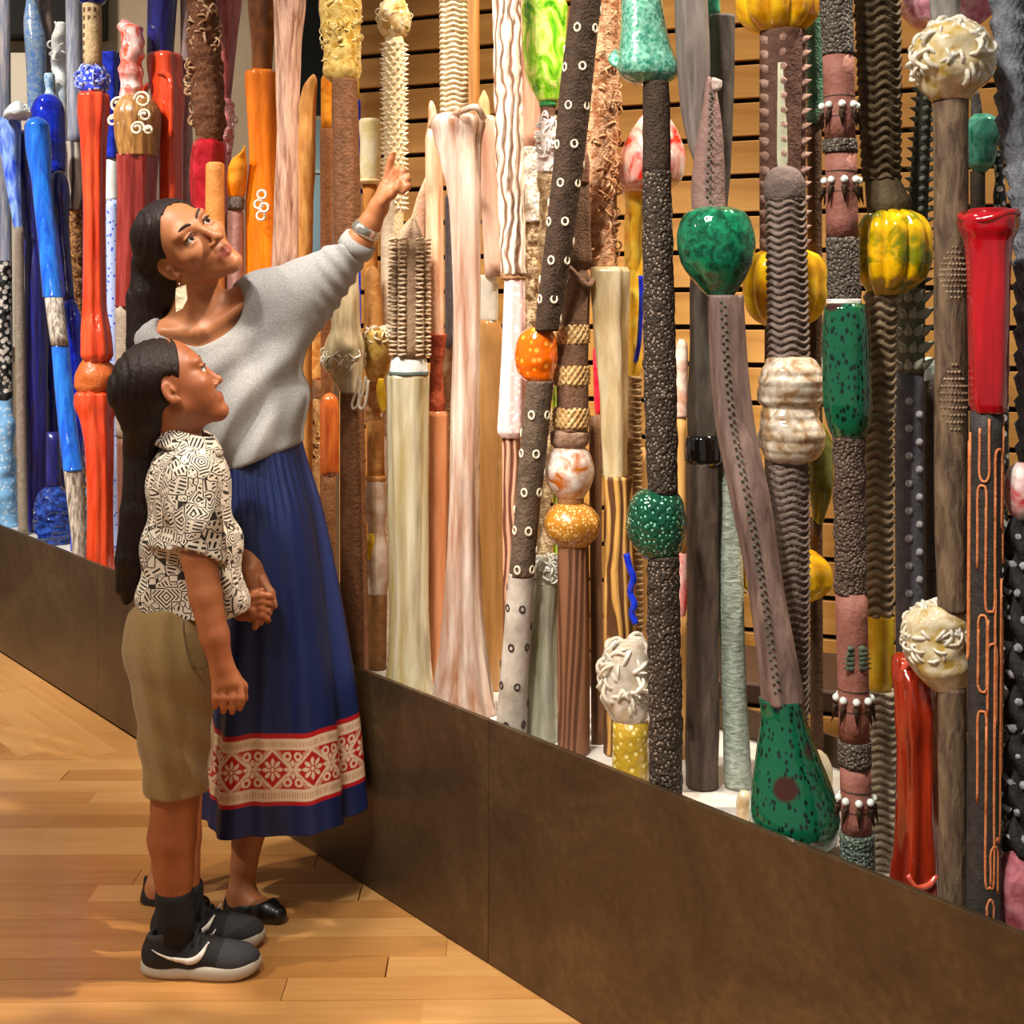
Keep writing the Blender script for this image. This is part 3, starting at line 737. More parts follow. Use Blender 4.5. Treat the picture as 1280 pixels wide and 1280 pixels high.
c.seg('onion', gl('#c89a4c', '#f4e2b4', 26, .2), [(-32, 493, 3), (-10, 493, 9), (8, 493, 17), (24, 493, 22), (37, 493, 20), (48, 493, 11)], pk(9, .08))
c.frill('glass_frill', gl('#e8cf94', '#fff6dc', 26, .2), 493, 24, 19.5, 23, 50, 4, .8, 3)
CREAMC = cl('#cdb284', '#e8d4ac', 60)
c.seg('thorny_shaft', CREAMC, [(45, 493, 11.5), (120, 493, 12.5), (260, 492, 12.5), ('B', 492, 12)])
it = []
rg = np.random.default_rng(3)
for k in range(34):
    for q in range(9):
        th = q*.698+.35*(k % 2); y = 56+k*6.2
        p = c.pt(493, y, 12.3, th); it.append((p, (math.cos(th), math.sin(th), rg.uniform(-.2, .5)), .012+.004*rg.random(), .0055))
c.cones('thorns', cl('#e8d8b4', '#f6ecd2', 40), it)
HOLE = plain('#2a1c10', .9)
c = pole('zipper_pole', 'milky glass column carrying a mocha clay section with frilled zipper ridges', 511, .075)
MLEAF = cl('#a08468', '#c2a98c', 50)
c.seg('leaf_tip', MLEAF, [(270, 517, 1.5), (282, 514, 10), (292, 513, 16), (302, 512, 19)], pk(5, .25))
c.seg('zipper_section', cl('#83694f', '#9c8266', 50), [(300, 512, 19), (380, 513, 19.5), (448, 513, 20)])
b = MB(); rg = np.random.default_rng(9)
for th in (-2.65, -1.95, -.9, -.2, .9, 2.0, 3.2):
    for k in range(27):
        p = np.array(c.pt(512.5, 301+k*5.5, 19, th, .002)); d = np.array((math.cos(th), math.sin(th), 0))
        u = np.array((-d[1], d[0], 0)); a = np.linspace(0, 3.3, 5)
        pts = p+np.outer(np.cos(a)*.008*(1 if k % 2 else -1), u)+np.outer(np.sin(a)*.011, d)+np.outer(a*.0012, [0, 0, 1])
        V, Q, T = tube_v(pts, .0032, 5); b.add(V, Q, T)
o = obj('frilled_ridges', b.mesh('frilled_ridges'), cl('#a98d70', '#d6bfa0', 50), c.e); o['kind'] = 'stuff'
c.seg('pale_cap', gl('#cfd0c6', '#e8e8e0', 20), [(446, 511, 21), (452, 511, 23), (467, 511, 25)])
c.seg('cap_line', plain('#5a6a66', .4), [(464, 511, 25.2), (468, 511, 25.4)])
c.seg('milky_glass', st('#b09a50', '#f2ecd4', 12, 12, .08, .7, .2, .9, .4, .35), [(467, 510, 23), (472, 510, 25.5), (500, 510, 25), (600, 510, 24), (760, 511, 23), (820, 511, 25), ('B', 511, 31)], [fl(6, .06, 1.0, 5), dr(9, .05)])
c = pole('leaf_pole', 'white tapering blade-shaped clay pole behind the hand', 484, .15)
c.seg('blade', cl('#d8c2a4', '#efe0c8', 30), [(232, 491, 1.5), (262, 487, 6), (300, 484, 8), ('B', 484, 7)], depth=.6)
c = pole('leaf_pole', 'peach folded leaf-shaped clay pole beside the frilled zipper section', 521, .16)
c.seg('blade', cl('#c9987a', '#e2b898', 30), [(222, 533, 1.5), (250, 527, 7), (300, 521, 11), ('B', 521, 9)], depth=.6)
c = pole('bullet_pole', 'tan bullet-topped pole with an amber glass pot and banded shaft', 469, .12)
TAN = cl('#b87c3c', '#d49c58', 30, .4, .55)
c.seg('bullet', TAN, [(332, 466, 1.5), (337, 466, 6), (347, 466, 9.5), (400, 467, 12), (417, 467, 13)])
c.seg('glass_pot', gl('#b88a34', '#e0bc6c', 24, .2), [(413, 474, 19), (418, 474, 22.5), (440, 474, 20), (462, 471, 15), (478, 469, 9)], lu(60, .06, 3))
c.frill('glass_frill', gl('#f0e2bc', '#fff8e6', 30, .2), 474, 420, 22, 10, 70, 4, 1.2, 4)
c.seg('banded_shaft', cl('#a86a2c', '#e0b884', 60), [(476, 467, 9), (528, 466, 10)], co(.022, .007, 0))
c.seg('tan_shaft', TAN, [(525, 469, 10.5), (598, 470, 11)])
c.seg('ring', TAN, [(594, 470, 12), (597, 470, 13.5), (602, 470, 12)])
c.seg('shell', cl('#efe2d0', '#b48a62', 14, .4, .5), [(600, 470, 13), (625, 470, 15), (660, 471, 13), (700, 472, 15), (742, 472, 12)], lu(32, .2, 5))
c.seg('foot', cl('#7a5226', '#94683a', 40), [(738, 472, 12), ('B', 472, 11)])
o = c.seg('yellow_drop', gl('#e8b810', '#f8d840', 20), [(472, 478, 3), (485, 478, 6), (505, 480, 5), (514, 481, 1.5)]); o.location.y -= .035
o = c.seg('yellow_drop', gl('#e8b810', '#f8d840', 20), [(664, 466, 3), (672, 466, 6), (692, 466, 6), (700, 466, 2)]); o.location.y -= .035
c = pole('amber_block_pole', 'amber glass block on a brown post at the skirt side', 398, .23)
c.seg('amber_block', gl('#b8702c', '#e0a860', 20, .1), [(394, 398, 11), (398, 398, 12.5), (472, 397, 12), (476, 397, 10)], sq(.1))
c.seg('post', cl('#6a4222', '#805632', 40), [(475, 402, 9), ('B', 403, 9)])
c = pole('dome_pole', 'red-brown glass dome cylinder next to the square brown pole', 412, .12)
c.seg('dome', st('#8a2c0c', '#c46a2c', 16, 4, .12, .2, .2, .6), [(491, 412, 1.5), (494, 412, 7), (500, 412, 10.5), (512, 412, 12), (588, 412, 12), (596, 411, 8)])
c.seg('foot', cl('#6a4222', '#805632', 40), [(590, 412, 8), ('B', 412, 9)])
c = pole('lattice_pole', 'tan openwork lattice clay pole behind the skirt', 391, .2)
c.seg('shaft', cl('#8a5c30', '#c09660', 60), [(500, 391, 9), ('B', 391, 10)])
c.frill('lattice', cl('#b98a52', '#dcb684', 40), 391, 545, 9, 42, 60, 4, 1.1, 5)
# ---- clear, pink and peach poles
c = pole('clear_glass_column', 'tall clear pink glass column with draped top below a coiled rope shaft', 580, .085)
c.seg('rope_shaft', cl('#bfa078', '#e6d2b0', 60, .4), [(-60, 566, 16), (0, 567, 16), (148, 568, 16)], cw(.0115, .008, 5, .2), step=.0022)
PINKC = st('#a8683c', '#fdeee0', 16, 12, .08, .7, .2, .9, .4, .35)
c.seg('glass_column', PINKC, [(142, 572, 20), (147, 572, 30), (155, 572, 33), (170, 572, 30), (205, 576, 24), (260, 581, 18.5), (400, 583, 16), (600, 580, 17.5), (700, 578, 21), (800, 577, 27), (860, 578, 34), ('B', 580, 39)], [fl(7, .08, 1.1, 5), dr(9, .07)])
pts = [c.ctr(572+dx, y)+Vector((0, d, 0)) for dx, y, d in ((-33, 158, 0), (-22, 150, -.04), (-4, 148, -.055), (10, 142, -.05), (24, 138, -.04), (33, 148, 0))]
c.tube('folded_lip', PINKC, pts, 4.5)
c = pole('streaked_pole', 'peach streaked pole with a pointed tip over salmon glass', 545, .15)
PEACH = st('#b87048', '#f0c8a8', 26, 9, .35, .5, .2, .3)
c.seg('pointed_shaft', PEACH, [(126, 539, 1.5), (132, 539.5, 4), (150, 541, 6), (178, 542, 11), (300, 543, 11), (420, 545, 10)], fl(5, .05))
c.seg('red_section', cl('#7a2c18', '#b4583a', 24, .5, .4), [(417, 545, 12), (440, 546, 9), (470, 545, 8), (500, 545, 11), (516, 545, 10)], lu(40, .25, 5))
c.seg('salmon_glass', st('#b4683c', '#d89a70', 14, 8, .15, .3, .2, .5), [(514, 545, 13), (520, 545, 15), (700, 545, 16), ('B', 546, 17)], fl(4, .05))
c = pole('slate_pole', 'slate-grey strip pole over an amber glass bulb and beaded stem', 561, .2)
c.seg('slate_strip', cl('#6e6c74', '#84828a', 60), [(243, 564, 6), (247, 564, 8), (434, 564, 8)])
c.seg('bulb', gl('#c08a4c', '#f6e2bc', 16, .2), [(430, 559, 6), (440, 557, 12), (458, 557, 14.5), (478, 557, 12), (498, 560, 5)])
c.seg('beaded_stem', cl('#caa47a', '#ead2b0', 60), [(496, 560, 4), ('B', 561, 5)], co(.012, .006, 0), step=.003)
c = pole('wood_post', 'plain orange wooden post between the rope shaft and the wavy pole', 591, .3)
c.seg('post', st('#9c6428', '#c48c48', 16, 12, .5, .3), [(-80, 590, 9), ('B', 593, 8)], sq(.1))
c = pole('pointed_post', 'peach glass pole with pointed wooden tip over brown-gold glass', 614, .215)
c.seg('wooden_tip', st('#c09058', '#e2bc88', 20, 8), [(113, 605, 1), (120, 605, 4.5), (130, 604.5, 7.5), (148, 605, 8)])
c.seg('peach_glass', st('#b86a3c', '#f4d8c4', 9, 9, .15, .2, .2, .5), [(145, 608, 10), (152, 609, 12), (250, 612, 11), (346, 618, 12)])
c.seg('clear_block', CLEAR, [(344, 609, 14), (402, 609, 14)], sq(.1))
c.seg('gold_glass', st('#8c5f2c', '#c09058', 10, 9, .12, .2, .2, .5), [(398, 608, 13), (404, 609, 16), (430, 612, 17), (700, 613, 18), ('B', 616, 19)], fl(5, .06))
c = pole('wavy_line_pole', 'white and tan pole carved with wavy lines above speckled pink glass', 640, .09)
c.seg('wavy_shaft', wl('#7c543c', '#ecd6c0', 120, 7, 1.5, .6, .8, .55, .34), [(-80, 631, 17), (0, 633, 17), (150, 636, 17), (344, 642, 15)], wv(9, .16, .24, 42), n=54)  # dark bands paint the shade of the carved creases
c.seg('ring', cl('#8a5f40', '#a87c58', 40), [(342, 641, 15.5), (349, 642, 15.5)])
c.seg('pink_glass', sp('#eec8c4', '#fbf2ee', 90, .3, .12), [(347, 643, 12.5), (430, 642, 15), (500, 640, 17), (538, 639, 18), (547, 639, 14)], fl(7, .06))
c.seg('rose_wood', wl('#6a3824', '#d09c80', 130, 6, 1.6), [(546, 639, 11), ('B', 641, 11)], wv(6, .1, .2, 40))
c = pole('rose_wood_pole', 'rose-tan wooden pole with white bark below, behind the lime glass', 663, .27)
c.seg('rose_wood', st('#a8664c', '#dcaa8c', 30, 9), [(-80, 660, 13), (186, 662, 14)])
c.seg('white_bark', cl('#a89478', '#f2eade', 40, .8, .6, .1), [(185, 662, 14), (278, 666, 13)], lu(70, .12, 6))
c.seg('lattice_foot', cl('#7a5a38', '#d8bc94', 60, .9, .7, .06), [(276, 665, 11), (350, 663, 9), ('B', 664, 9)], lu(90, .3, 4))
c = pole('lime_glass_pole', 'lime-green glass goblet on a bony white frilled stem', 683, .19)
def lime_mat():
    t = NT('lime_glass'); v = t.coords((1, 1, .5)); f = t.noise(v, 30, 3, .6, 1.2)
    t.l(t.ramp(f, [(.36, hexc('#3f9a14')), (.5, hexc('#9be02c')), (.64, hexc('#e4f68a'))]), t.b.inputs['Base Color'])
    t.set(Roughness=.06); t.b.inputs['Coat Weight'].default_value = .6; t.bump(f, .4, .01); return t.m
c.seg('goblet', lime_mat(), [(-10, 681, 20), (2, 681, 26), (10, 681, 28), (45, 681, 28), (90, 682, 25), (115, 684, 17), (127, 685, 12)], lu(30, .05, 5))
c.seg('green_foot', gl('#1c6a34', '#3f9a54', 20), [(122, 685, 12), (134, 685, 11)])
c.seg('stub', MOCHA, [(132, 685, 10), (150, 685, 9)])
c.seg('bony_stem', cl('#cfc4c0', '#f6f0ee', 40, .6), [(146, 685, 8), (216, 683, 9)], rd(80, .5, 6))
c.frill('bony_frill', cl('#ded4d0', '#f8f4f2', 40), 684, 180, 10, 38, 80, 6, 1.7, 6)
c.seg('foot', cl('#8a6f4c', '#cdb48c', 60, .8, .7, .1), [(214, 683, 9), ('B', 680, 9)], lu(80, .3, 8))
c = pole('ring_studded_pole', 'leaning dark brown pole studded with pale rings through an orange bubble-glass ball', 638, .05)
DB = cl('#33251c', '#4c392a', 60, .6)
upper = [(-60, 741, 19), (0, 733, 19), (100, 721, 20), (200, 711, 19), (300, 699, 18), (414, 683, 15)]
lower = [(476, 675, 17), (580, 665, 17), (640, 659, 16), (720, 652, 16)]
low2 = [(716, 652, 16), (800, 646, 17), (860, 642, 18), ('B', 638, 20)]
c.seg('dark_shaft', DB, upper, lu(25, .03, 3)); c.seg('dark_shaft', cl('#4f4034', '#6d5c4b', 50, .6), lower, lu(25, .03, 4))
c.seg('pale_foot', cl('#9c9286', '#d8d0c6', 12, .3, .35), low2, lu(25, .03, 4))  # lower length in a paler, smoother grey clay
c.seg('bubble_ball', sp('#dd6206', '#f6a23c', 60, .22, .06, 0, .8, .3), [(409, 674, 13), (414, 673, 19), (428, 671, 25), (446, 670, 27), (462, 670, 24), (473, 672, 19), (479, 674, 12)], lu(60, .05, 7))
RINGM = cl('#d8c4a4', '#f0e4cc', 40, .3, .5)
tor = None
def ring_mesh(R, r, RM):
    a = np.linspace(0, 6.2832, 11)[:-1]; b = np.linspace(0, 6.2832, 6)[:-1]
    V = np.array([[(R+r*math.cos(v))*math.cos(u), r*math.sin(v), 1.25*(R+r*math.cos(v))*math.sin(u)] for u in a for v in b])
    q = grid_faces(10, 5); q2 = np.stack([45+np.arange(5), 45+(np.arange(5)+1) % 5, (np.arange(5)+1) % 5, np.arange(5)], -1)
    me = make_mesh('ring_stud', V, np.concatenate([q, q2])); me.materials.append(RM); return me
tor = ring_mesh(.0060, .0021, RINGM); tor_dark = ring_mesh(.0052, .0020, cl('#2c2420', '#463c34', 40))
allp = [(y, x, h) for (y, x, h) in upper+lower+low2 if y != 'B']+[(900, 640, 19)]
yy = np.array([p[0] for p in allp]); xx = np.array([p[1] for p in allp]); hh = np.array([p[2] for p in allp])
kk = 0
for y in np.arange(-10, 905, 48):
    if 400 < y < 490: continue
    for q in range(5):
        th = -1.35+q*1.2566+(.63 if kk % 2 else 0)
        y2 = y+(24 if q % 2 else 0)
        if 400 < y2 < 488: continue
        o = bpy.data.objects.new('ring_stud', tor if y2 < 715 else tor_dark); link(o, c.e)
        o.location = c.pt(np.interp(y2, yy, xx), y2, np.interp(y2, yy, hh), th, .0); o.rotation_euler.z = th+1.57
    kk += 1
c = pole('carved_tan_pole', 'tan pole of carved squiggles over pale yellow glass and wavy wood', 775, .13)
c.seg('carved_shaft', cl('#9c5f34', '#e0b088', 60, .8, .65, .12), [(-60, 756, 19), (0, 756, 20), (150, 753, 19), (337, 752, 17)], [wv(11, .10, .12, 60), lu(70, .08, 3)], n=48)
for _q in range(6): c.frill('squiggles', cl('#c48a5c', '#e0b48a', 40), 755.5-.6*_q, 10+58*_q, 18.5, 42, 46, 6, 1.5, 11+_q)
c.seg('yellow_glass', st('#b08a44', '#f4e6c0', 16, 6, .1, .7, .2, .8, .4, .3), [(334, 760, 22), (340, 761, 24.5), (400, 762, 22), (480, 766, 18.5), (597, 768, 15)], [fl(5, .08, .8, 6), lu(40, .05, 4)])
c.seg('wavy_wood', wl('#54300f', '#c8964e', 110, 7, 1.5), [(596, 773, 17), (820, 775, 20), ('B', 775, 20)], wv(8, .12, .22, 30))
c.tube('blue_squiggle', COBALT, [c.ctr(x, y)+Vector((0, -.034, 0)) for x, y in ((781, 688), (785, 705), (790, 718), (786, 735), (791, 750), (788, 762), (793, 775))], 4.5)
c = pole('slim_pole', 'thin brown post between the gold bulbs and the wavy wood', 746, .15)
c.seg('post', st('#5a3a22', '#7c5636', 20, 8), [(520, 742, 6), ('B', 748, 9)])
c = pole('slim_pole', 'thin red glass rod peeking beside the pale yellow glass', 748, .26)
c.seg('rod', gl('#d0142c', '#e83048', 20), [(432, 747, 3), (438, 747, 6), (512, 748, 5), (520, 748, 2)])
c.seg('post', cl('#6a4a30', '#7c5a3c', 40), [(518, 748, 4), ('B', 749, 4)])
c = pole('ringed_pole', 'brown pole with three braided rings over two gold gourd-shaped glass bulbs', 717, .05)
c.seg('pod_tip', cl('#7c5040', '#92654f', 30, .4), [(187, 731, 1.5), (195, 730, 6), (212, 728, 9), (231, 727, 9.5)])
c.seg('folded_shaft', MOCHA, [(229, 726, 10), (260, 724, 14), (300, 720, 18), (325, 719, 20), (338, 718, 16), (350, 717, 20), (400, 716, 20), (540, 714, 20)], fl(3, .06, 1.5, 14))
pts = [c.pt(719, 345, 20, th, .002)+Vector((0, 0, .02*math.sin(th*2))) for th in np.linspace(-3.0, -.2, 8)]
c.tube('clay_fold', MOCHA, pts, 4)
BRAID = cl('#b88a4c', '#e6c48c', 60, .5, .6)
for ry in (418, 469, 522):
    c.seg('braided_ring', BRAID, [(ry-14, 714, 18), (ry-10, 714, 21.5), (ry, 714, 22), (ry+10, 714, 21.5), (ry+14, 714, 18)], lambda th, z, r: .004*(np.abs(np.sin(9*th+z*190))+np.abs(np.sin(9*th-z*190))-1), n=72, step=.0025)
c.seg('collar', cl('#7c5a44', '#b09078', 40), [(537, 712, 20), (541, 712, 24.5), (553, 712, 24), (561, 712, 18)])
c.seg('rust_bulb', gl('#b45e14', '#efe6dc', 20), [(557, 712, 18), (567, 712, 26), (588, 712, 31.5), (605, 712, 28), (622, 713, 17)])
c.seg('neck_ring', cl('#8a5c34', '#a87a4c', 40), [(618, 713, 15), (624, 713, 17), (632, 713, 16)])
c.seg('gold_bulb', sp('#b47824', '#e2c080', 150, .3, .25, 0, .4), [(629, 714, 18), (636, 714, 28), (652, 715, 36), (666, 715, 33), (682, 716, 20)])
c.seg('grained_shaft', wl('#553219', '#80553a', 110, 16, 1.0, .6, .5, .10), [(680, 716, 19.5), (800, 717, 20), ('B', 717, 20)], wv(7, .06, .12, 26))
c = pole('slim_pole', 'thin lime glass rod between the ringed pole and the leaning pole', 695, .2)
c.seg('rod', gl('#9ad024', '#c8ec60', 20), [(470, 694, 2), (478, 694, 4), (560, 695, 4), ('B', 696, 4)])
c = pole('frosted_column', 'frosted pale green glass column with frothy frilled top', 679, .10)
c.seg('column', st('#86866a', '#d4d4c0', 14, 6, .12, .6, .2, .8, .4, .3), [(697, 685, 6), (702, 684, 15), (712, 683, 21), (740, 680, 22), (800, 677, 22), ('B', 678, 24)], fl(5, .05))
c.frill('glass_frill', gl('#e8e6d8', '#fbfaf2', 30, .2), 683, 714, 20, 18, 100, 5, 1.2, 4)
c = pole('wavy_rose_post', 'narrow rose wood-grain post behind the frosted glass column', 661, .17)
c.seg('post', wl('#5c301e', '#c08c70', 130, 6, 1.6), [(540, 660, 9), ('B', 662, 9)], wv(6, .1))
# ---- dark clay and green glass poles
c = pole('draped_glass_pole', 'dark pitted clay pole with draped teal glass above a bubbly green ball', 832, .055)
TEAL = gl('#2c8c74', '#94d4bc', 70)
c.seg('teal_drape', TEAL, [(-40, 800, 16), (0, 801, 25), (40, 803, 30), (70, 804, 37), (84, 805, 41), (94, 807, 38), (105, 811, 22)], [lu(26, .07, 4), fl(3, .08)])
o = c.seg('drape_tip', TEAL, [(62, 770, 2), (70, 767, 6), (80, 772, 10), (88, 780, 6)])
PIT = sp('#35291f', '#a89484', 150, .2, .8, 0, 0, .8)
c.seg('pitted_shaft', cl('#33271f', '#4a3a2e', 70, .9), [(103, 820, 16.5), (190, 821, 17.5), (215, 821, 17.5)], lu(120, .04, 3))
c.seg('pitted_shaft', PIT, [(214, 821, 17.5), (300, 822, 19), (500, 826, 20), (616, 828, 19)], lu(160, .07, 3), n=44)
c.seg('green_ball', sp('#0a4a34', '#8fd8bc', 120, .17, .05, 0, .6, .5), [(611, 823, 18), (617, 822, 27), (632, 821, 35), (655, 820, 38), (676, 821, 34), (690, 823, 26), (698, 825, 18)], lu(70, .04, 5))
c.seg('pitted_shaft', PIT, [(694, 829, 20), (850, 831, 21), ('B', 832, 21)], lu(160, .07, 5), n=44)
c = pole('yellow_stem_pole', 'yellow glass stem with a blue stripe under a red and white bell, on coiled rope', 793, .17)
c.seg('bell', gl('#d8241c', '#f6ece0', 12), [(138, 818, 10), (150, 818, 20), (170, 817, 31), (200, 815, 40), (226, 812, 38), (240, 806, 26)], fl(6, .05))
YEL = gl('#f0a810', '#ffdc50', 14)
c.seg('yellow_stem', YEL, [(232, 800, 22), (255, 796, 14), (300, 792, 11), (440, 792, 10), (455, 791, 11), (472, 791, 7)], fl(4, .08))
c.tube('blue_stripe', COBALT, [c.pt(x, y, 10, -1.3, .004) for x, y in ((796, 345), (797, 370), (796, 400), (794, 430), (790, 452))], 3.2)
o = c.seg('blue_drop', COBALT, [(228, 779, 3), (236, 780, 6), (248, 783, 4), (254, 784, 2)]); o.location.y -= .02
c.seg('coiled_rope', cl('#8a6a44', '#c4a478', 50), [(470, 792, 9), ('B', 794, 10)], co(.0125, .008, 1), step=.0025)
c = pole('peg_post', 'plain tan post behind the green bubble ball and coiled rope', 800, .25)
c.seg('post', st('#a87434', '#cc9c58', 16, 8), [(560, 801, 8), ('B', 803, 8)])
c = pole('frothy_glass_pole', 'clear frothy glass cap on a yellow bubble-glass base', 788, .075)
c.seg('clear_cap', gl('#e0ccaa', '#fff8ee', 20, .4, .05), [(798, 791, 8), (804, 789, 18), (818, 785, 28), (845, 782, 32), (878, 784, 30), (893, 787, 25), (902, 788, 20)], lu(36, .1, 5))
c.frill('glass_frill', gl('#f0e2c8', '#fffaf2', 30, .3), 784, 845, 30, 43, 110, 9, 2.6, 5)
c.seg('bubble_base', sp('#b8962c', '#e8d888', 90, .3, .2, 0, .5, .3), [(899, 788, 22), ('B', 788, 24)])
c = pole('twisted_pole', 'leaning mauve clay pole with stitched seam, green ball above and green gourd foot', 996, .09)
MAUVE = st('#55423c', '#80685f', 24, 6, .6, .7)
c.seg('twisted_pod', st('#5f5450', '#857a74', 24, 8, .6, .5), [(-60, 862, 18), (0, 864, 20), (60, 866, 21), (130, 867, 18), (180, 871, 12), (205, 873, 5)], fl(3, .10, 1.4, 6))
c.seg('seamed_spur', cl('#7c605a', '#93766e', 30), [(96, 886, 2), (106, 887, 6), (130, 888, 10), (190, 885, 18), (240, 883, 21), (266, 884, 21)], fl(3, .10, .5, 6))
o = c.seg('spur_tip', cl('#a89088', '#e8d8d0', 30), [(97, 892, 2), (102, 896, 7), (110, 896, 6), (115, 894, 2)], depth=.6)
GREENB = gl('#053f2c', '#147a54', 40)
c.seg('green_ball', GREENB, [(260, 893, 24), (266, 894, 37), (280, 894, 45), (302, 895, 49), (328, 896, 45), (352, 898, 31), (366, 900, 20), (372, 901, 14)])
c.seg('leaning_shaft', MAUVE, [(369, 906, 21), (450, 910, 22), (520, 917, 23), (620, 937, 24), (720, 954, 22), (800, 966, 24), (877, 976, 27)], fl(3, .12, 1.2, 5))
for lst, th in (([(118, 887.5, 8), (150, 887, 13), (190, 885, 18), (240, 883, 21), (256, 883.5, 21)], -1.62), ([(378, 906, 21), (450, 910, 22), (520, 917, 23), (620, 937, 24), (720, 954, 22), (860, 974, 27)], -1.85)):
    its = []
    for k, y in enumerate(np.arange(lst[0][0], lst[-1][0], 5.0)):
        x = np.interp(y, [v_[0] for v_ in lst], [v_[1] for v_ in lst]); hw = np.interp(y, [v_[0] for v_ in lst], [v_[2] for v_ in lst])
        dth = .09 if k % 2 else -.09
        pq = c.pt(x, y, hw*1.04, th+dth, .0012); its.append((pq, (math.cos(th)+(.5 if k % 2 else -.5), math.sin(th), .5), .0065, .0030))
    c.cones('stitched_seam', cl('#3c4034', '#5c6050', 60), its, n=5)
def gourd_mat():
    t = NT('spotted_green_glass'); v = t.coords()
    vo = t.n('ShaderNodeTexVoronoi'); vo.inputs['Scale'].default_value = 120; t.l(t.coords((1, 1, .6)), vo.inputs['Vector'])
    v2 = t.n('ShaderNodeTexVoronoi'); v2.inputs['Scale'].default_value = 13; t.l(v, v2.inputs['Vector'])
    a = t.ramp(vo.outputs['Distance'], [(.27, hexc('#06201a')), (.40, hexc('#0a573a'))]); b2 = t.ramp(v2.outputs['Distance'], [(.22, (0, 0, 0, 1)), (.30, (1, 1, 1, 1))])
    mx = t.n('ShaderNodeMix', data_type='RGBA'); t.l(b2, mx.inputs['Factor']); mx.inputs['A'].default_value = hexc('#3a1814'); t.l(a, mx.inputs['B'])
    t.l(mx.outputs['Result'], t.b.inputs['Base Color']); t.set(Roughness=.06); t.b.inputs['Coat Weight'].default_value = .7; t.bump(t.noise(v, 26, 2), .3, .01); return t.m
GOURD = gourd_mat()
c.seg('green_gourd', GOURD, [(873, 976, 27), (885, 978, 27), (940, 984, 38), (985, 990, 50), ('B-46', 994, 56), ('B-20', 996, 50), ('B-6', 997, 39), ('B', 998, 28)], fl(4, .02))
c = pole('dripping_pole', 'charcoal dripped-slip clay pole with a glossy black ring', 878, .135)
c.seg('green_cap', gl('#1c6a50', '#3f9a78', 26), [(-30, 888, 8), (-5, 889, 11), (15, 890, 11), (24, 891, 6)])
CHAR = st('#3a332c', '#5c5248', 30, 5, .7, .7)
c.seg('upper_shaft', CHAR, [(20, 902, 16), (150, 900, 16), (260, 892, 18), (350, 881, 18), (546, 879, 19)], [dr(8, .08, 4, 5), lu(50, .05, 3)])
c.seg('black_ring', plain('#120e0c', .08, 0, .6, .6), [(543, 879, 19), (548, 879, 23), (562, 879, 23.5), (576, 879, 23), (582, 879, 19)], lu(70, .05, 3))
c.seg('lower_shaft', st('#3c302a', '#66544a', 24, 5, .7, .7), [(579, 878, 20), ('B', 878, 20)], [dr(9, .10, 6, 4), lu(40, .04, 5)])
c = pole('silver_green_pole', 'silvery grey-green ribbed pole beside the charcoal dripping pole', 921, .17)
c.seg('shaft', st('#6f7a6c', '#b4bfb2', 30, .4, .5, .6, .2), [(440, 906, 12), (620, 911, 14), (800, 915, 16), ('B', 923, 17)], lu(40, .04, 4))
# ---- yellow pumpkins and ribbed poles
PUMP = gl('#cc8a06', '#f8c81c', 12); PUMPG = gl('#7c7c08', '#f0b810', 14, contrast=.08)
c = pole('pumpkin_pole', 'dark serrated clay pole threaded with three yellow glass pumpkins', 981, .225)
c.seg('pumpkin', PUMP, [(-40, 972, 26), (-22, 972, 45), (5, 972, 53), (22, 972, 50), (36, 973, 38), (44, 976, 22)], pk(9, .22), n=72)
c.seg('serrated_shaft', cl('#4c3228', '#6c4c3e', 40), [(40, 979, 28), (318, 978, 27)], fl(4, .05, .2))
it = []
for th in (-2.7, -1.75, -.5):
    for k in range(15):
        p = c.pt(978.5, 52+k*18, 27, th); it.append((p, (math.cos(th), math.sin(th), .35), .016, .011))
c.cones('serrations', cl('#7c5a4c', '#b8988a', 40), it, n=5)
o = c.seg('pale_slot', cl('#b4b69a', '#c8caae', 20, .2), [(85, 970, 5), (200, 971, 7), (225, 971, 4)], depth=.4); o.location.y -= .052
c.seg('pumpkin', PUMP, [(311, 981, 24), (320, 981, 43), (342, 981, 52), (362, 981, 53), (386, 981, 48), (400, 981, 38), (408, 981, 24)], pk(9, .22), n=72)
c.seg('dark_shaft', cl('#4a382e', '#604c40', 40), [(404, 981, 25), (692, 981, 25)])
c.seg('pumpkin', PUMP, [(684, 981, 24), (692, 981, 45), (708, 981, 58), (726, 980, 60), (740, 980, 50), (752, 980, 30)], pk(7, .22), n=72)
c.seg('dark_shaft', cl('#3c2a20', '#4c382c', 40), [(748, 981, 20), ('B', 982, 18)])
c = pole('coiled_pole', 'grey-brown coil-ribbed pole around a champagne crackle-glass bulb', 985, .13)
COIL = cl('#5e4f48', '#84746a', 50)
c.seg('bullet_top', cl('#5a4a46', '#6e5e58', 40), [(207, 980, 3), (210, 980, 13), (217, 980, 21), (232, 981, 26), (246, 981, 26), (254, 981, 22)])
c.seg('coiled_shaft', COIL, [(250, 982, 23), (447, 986, 24)], cw(.0125, .008, 5, .3), n=48, step=.0026)
CHAMP = gl('#b08a5c', '#fcf2e0', 24, .3)
c.seg('crackle_bulb', CHAMP, [(444, 988, 20), (450, 988, 30), (462, 988, 37), (480, 988, 40), (498, 987, 39), (509, 987, 34), (520, 987, 37), (540, 988, 40.5), (560, 988, 39), (571, 987, 33), (579, 987, 22)], [lu(46, .07, 5), lu(110, .04, 8), co(.019, .0022, 0)])
c.seg('coiled_shaft', COIL, [(577, 985, 21), (582, 985, 25), (800, 987, 23), ('B', 986, 21)], cw(.0125, .008, 5, .3), n=48, step=.0026)
c = pole('mossy_post', 'mossy green textured post over a hanging olive glass pod', 1020, .29)
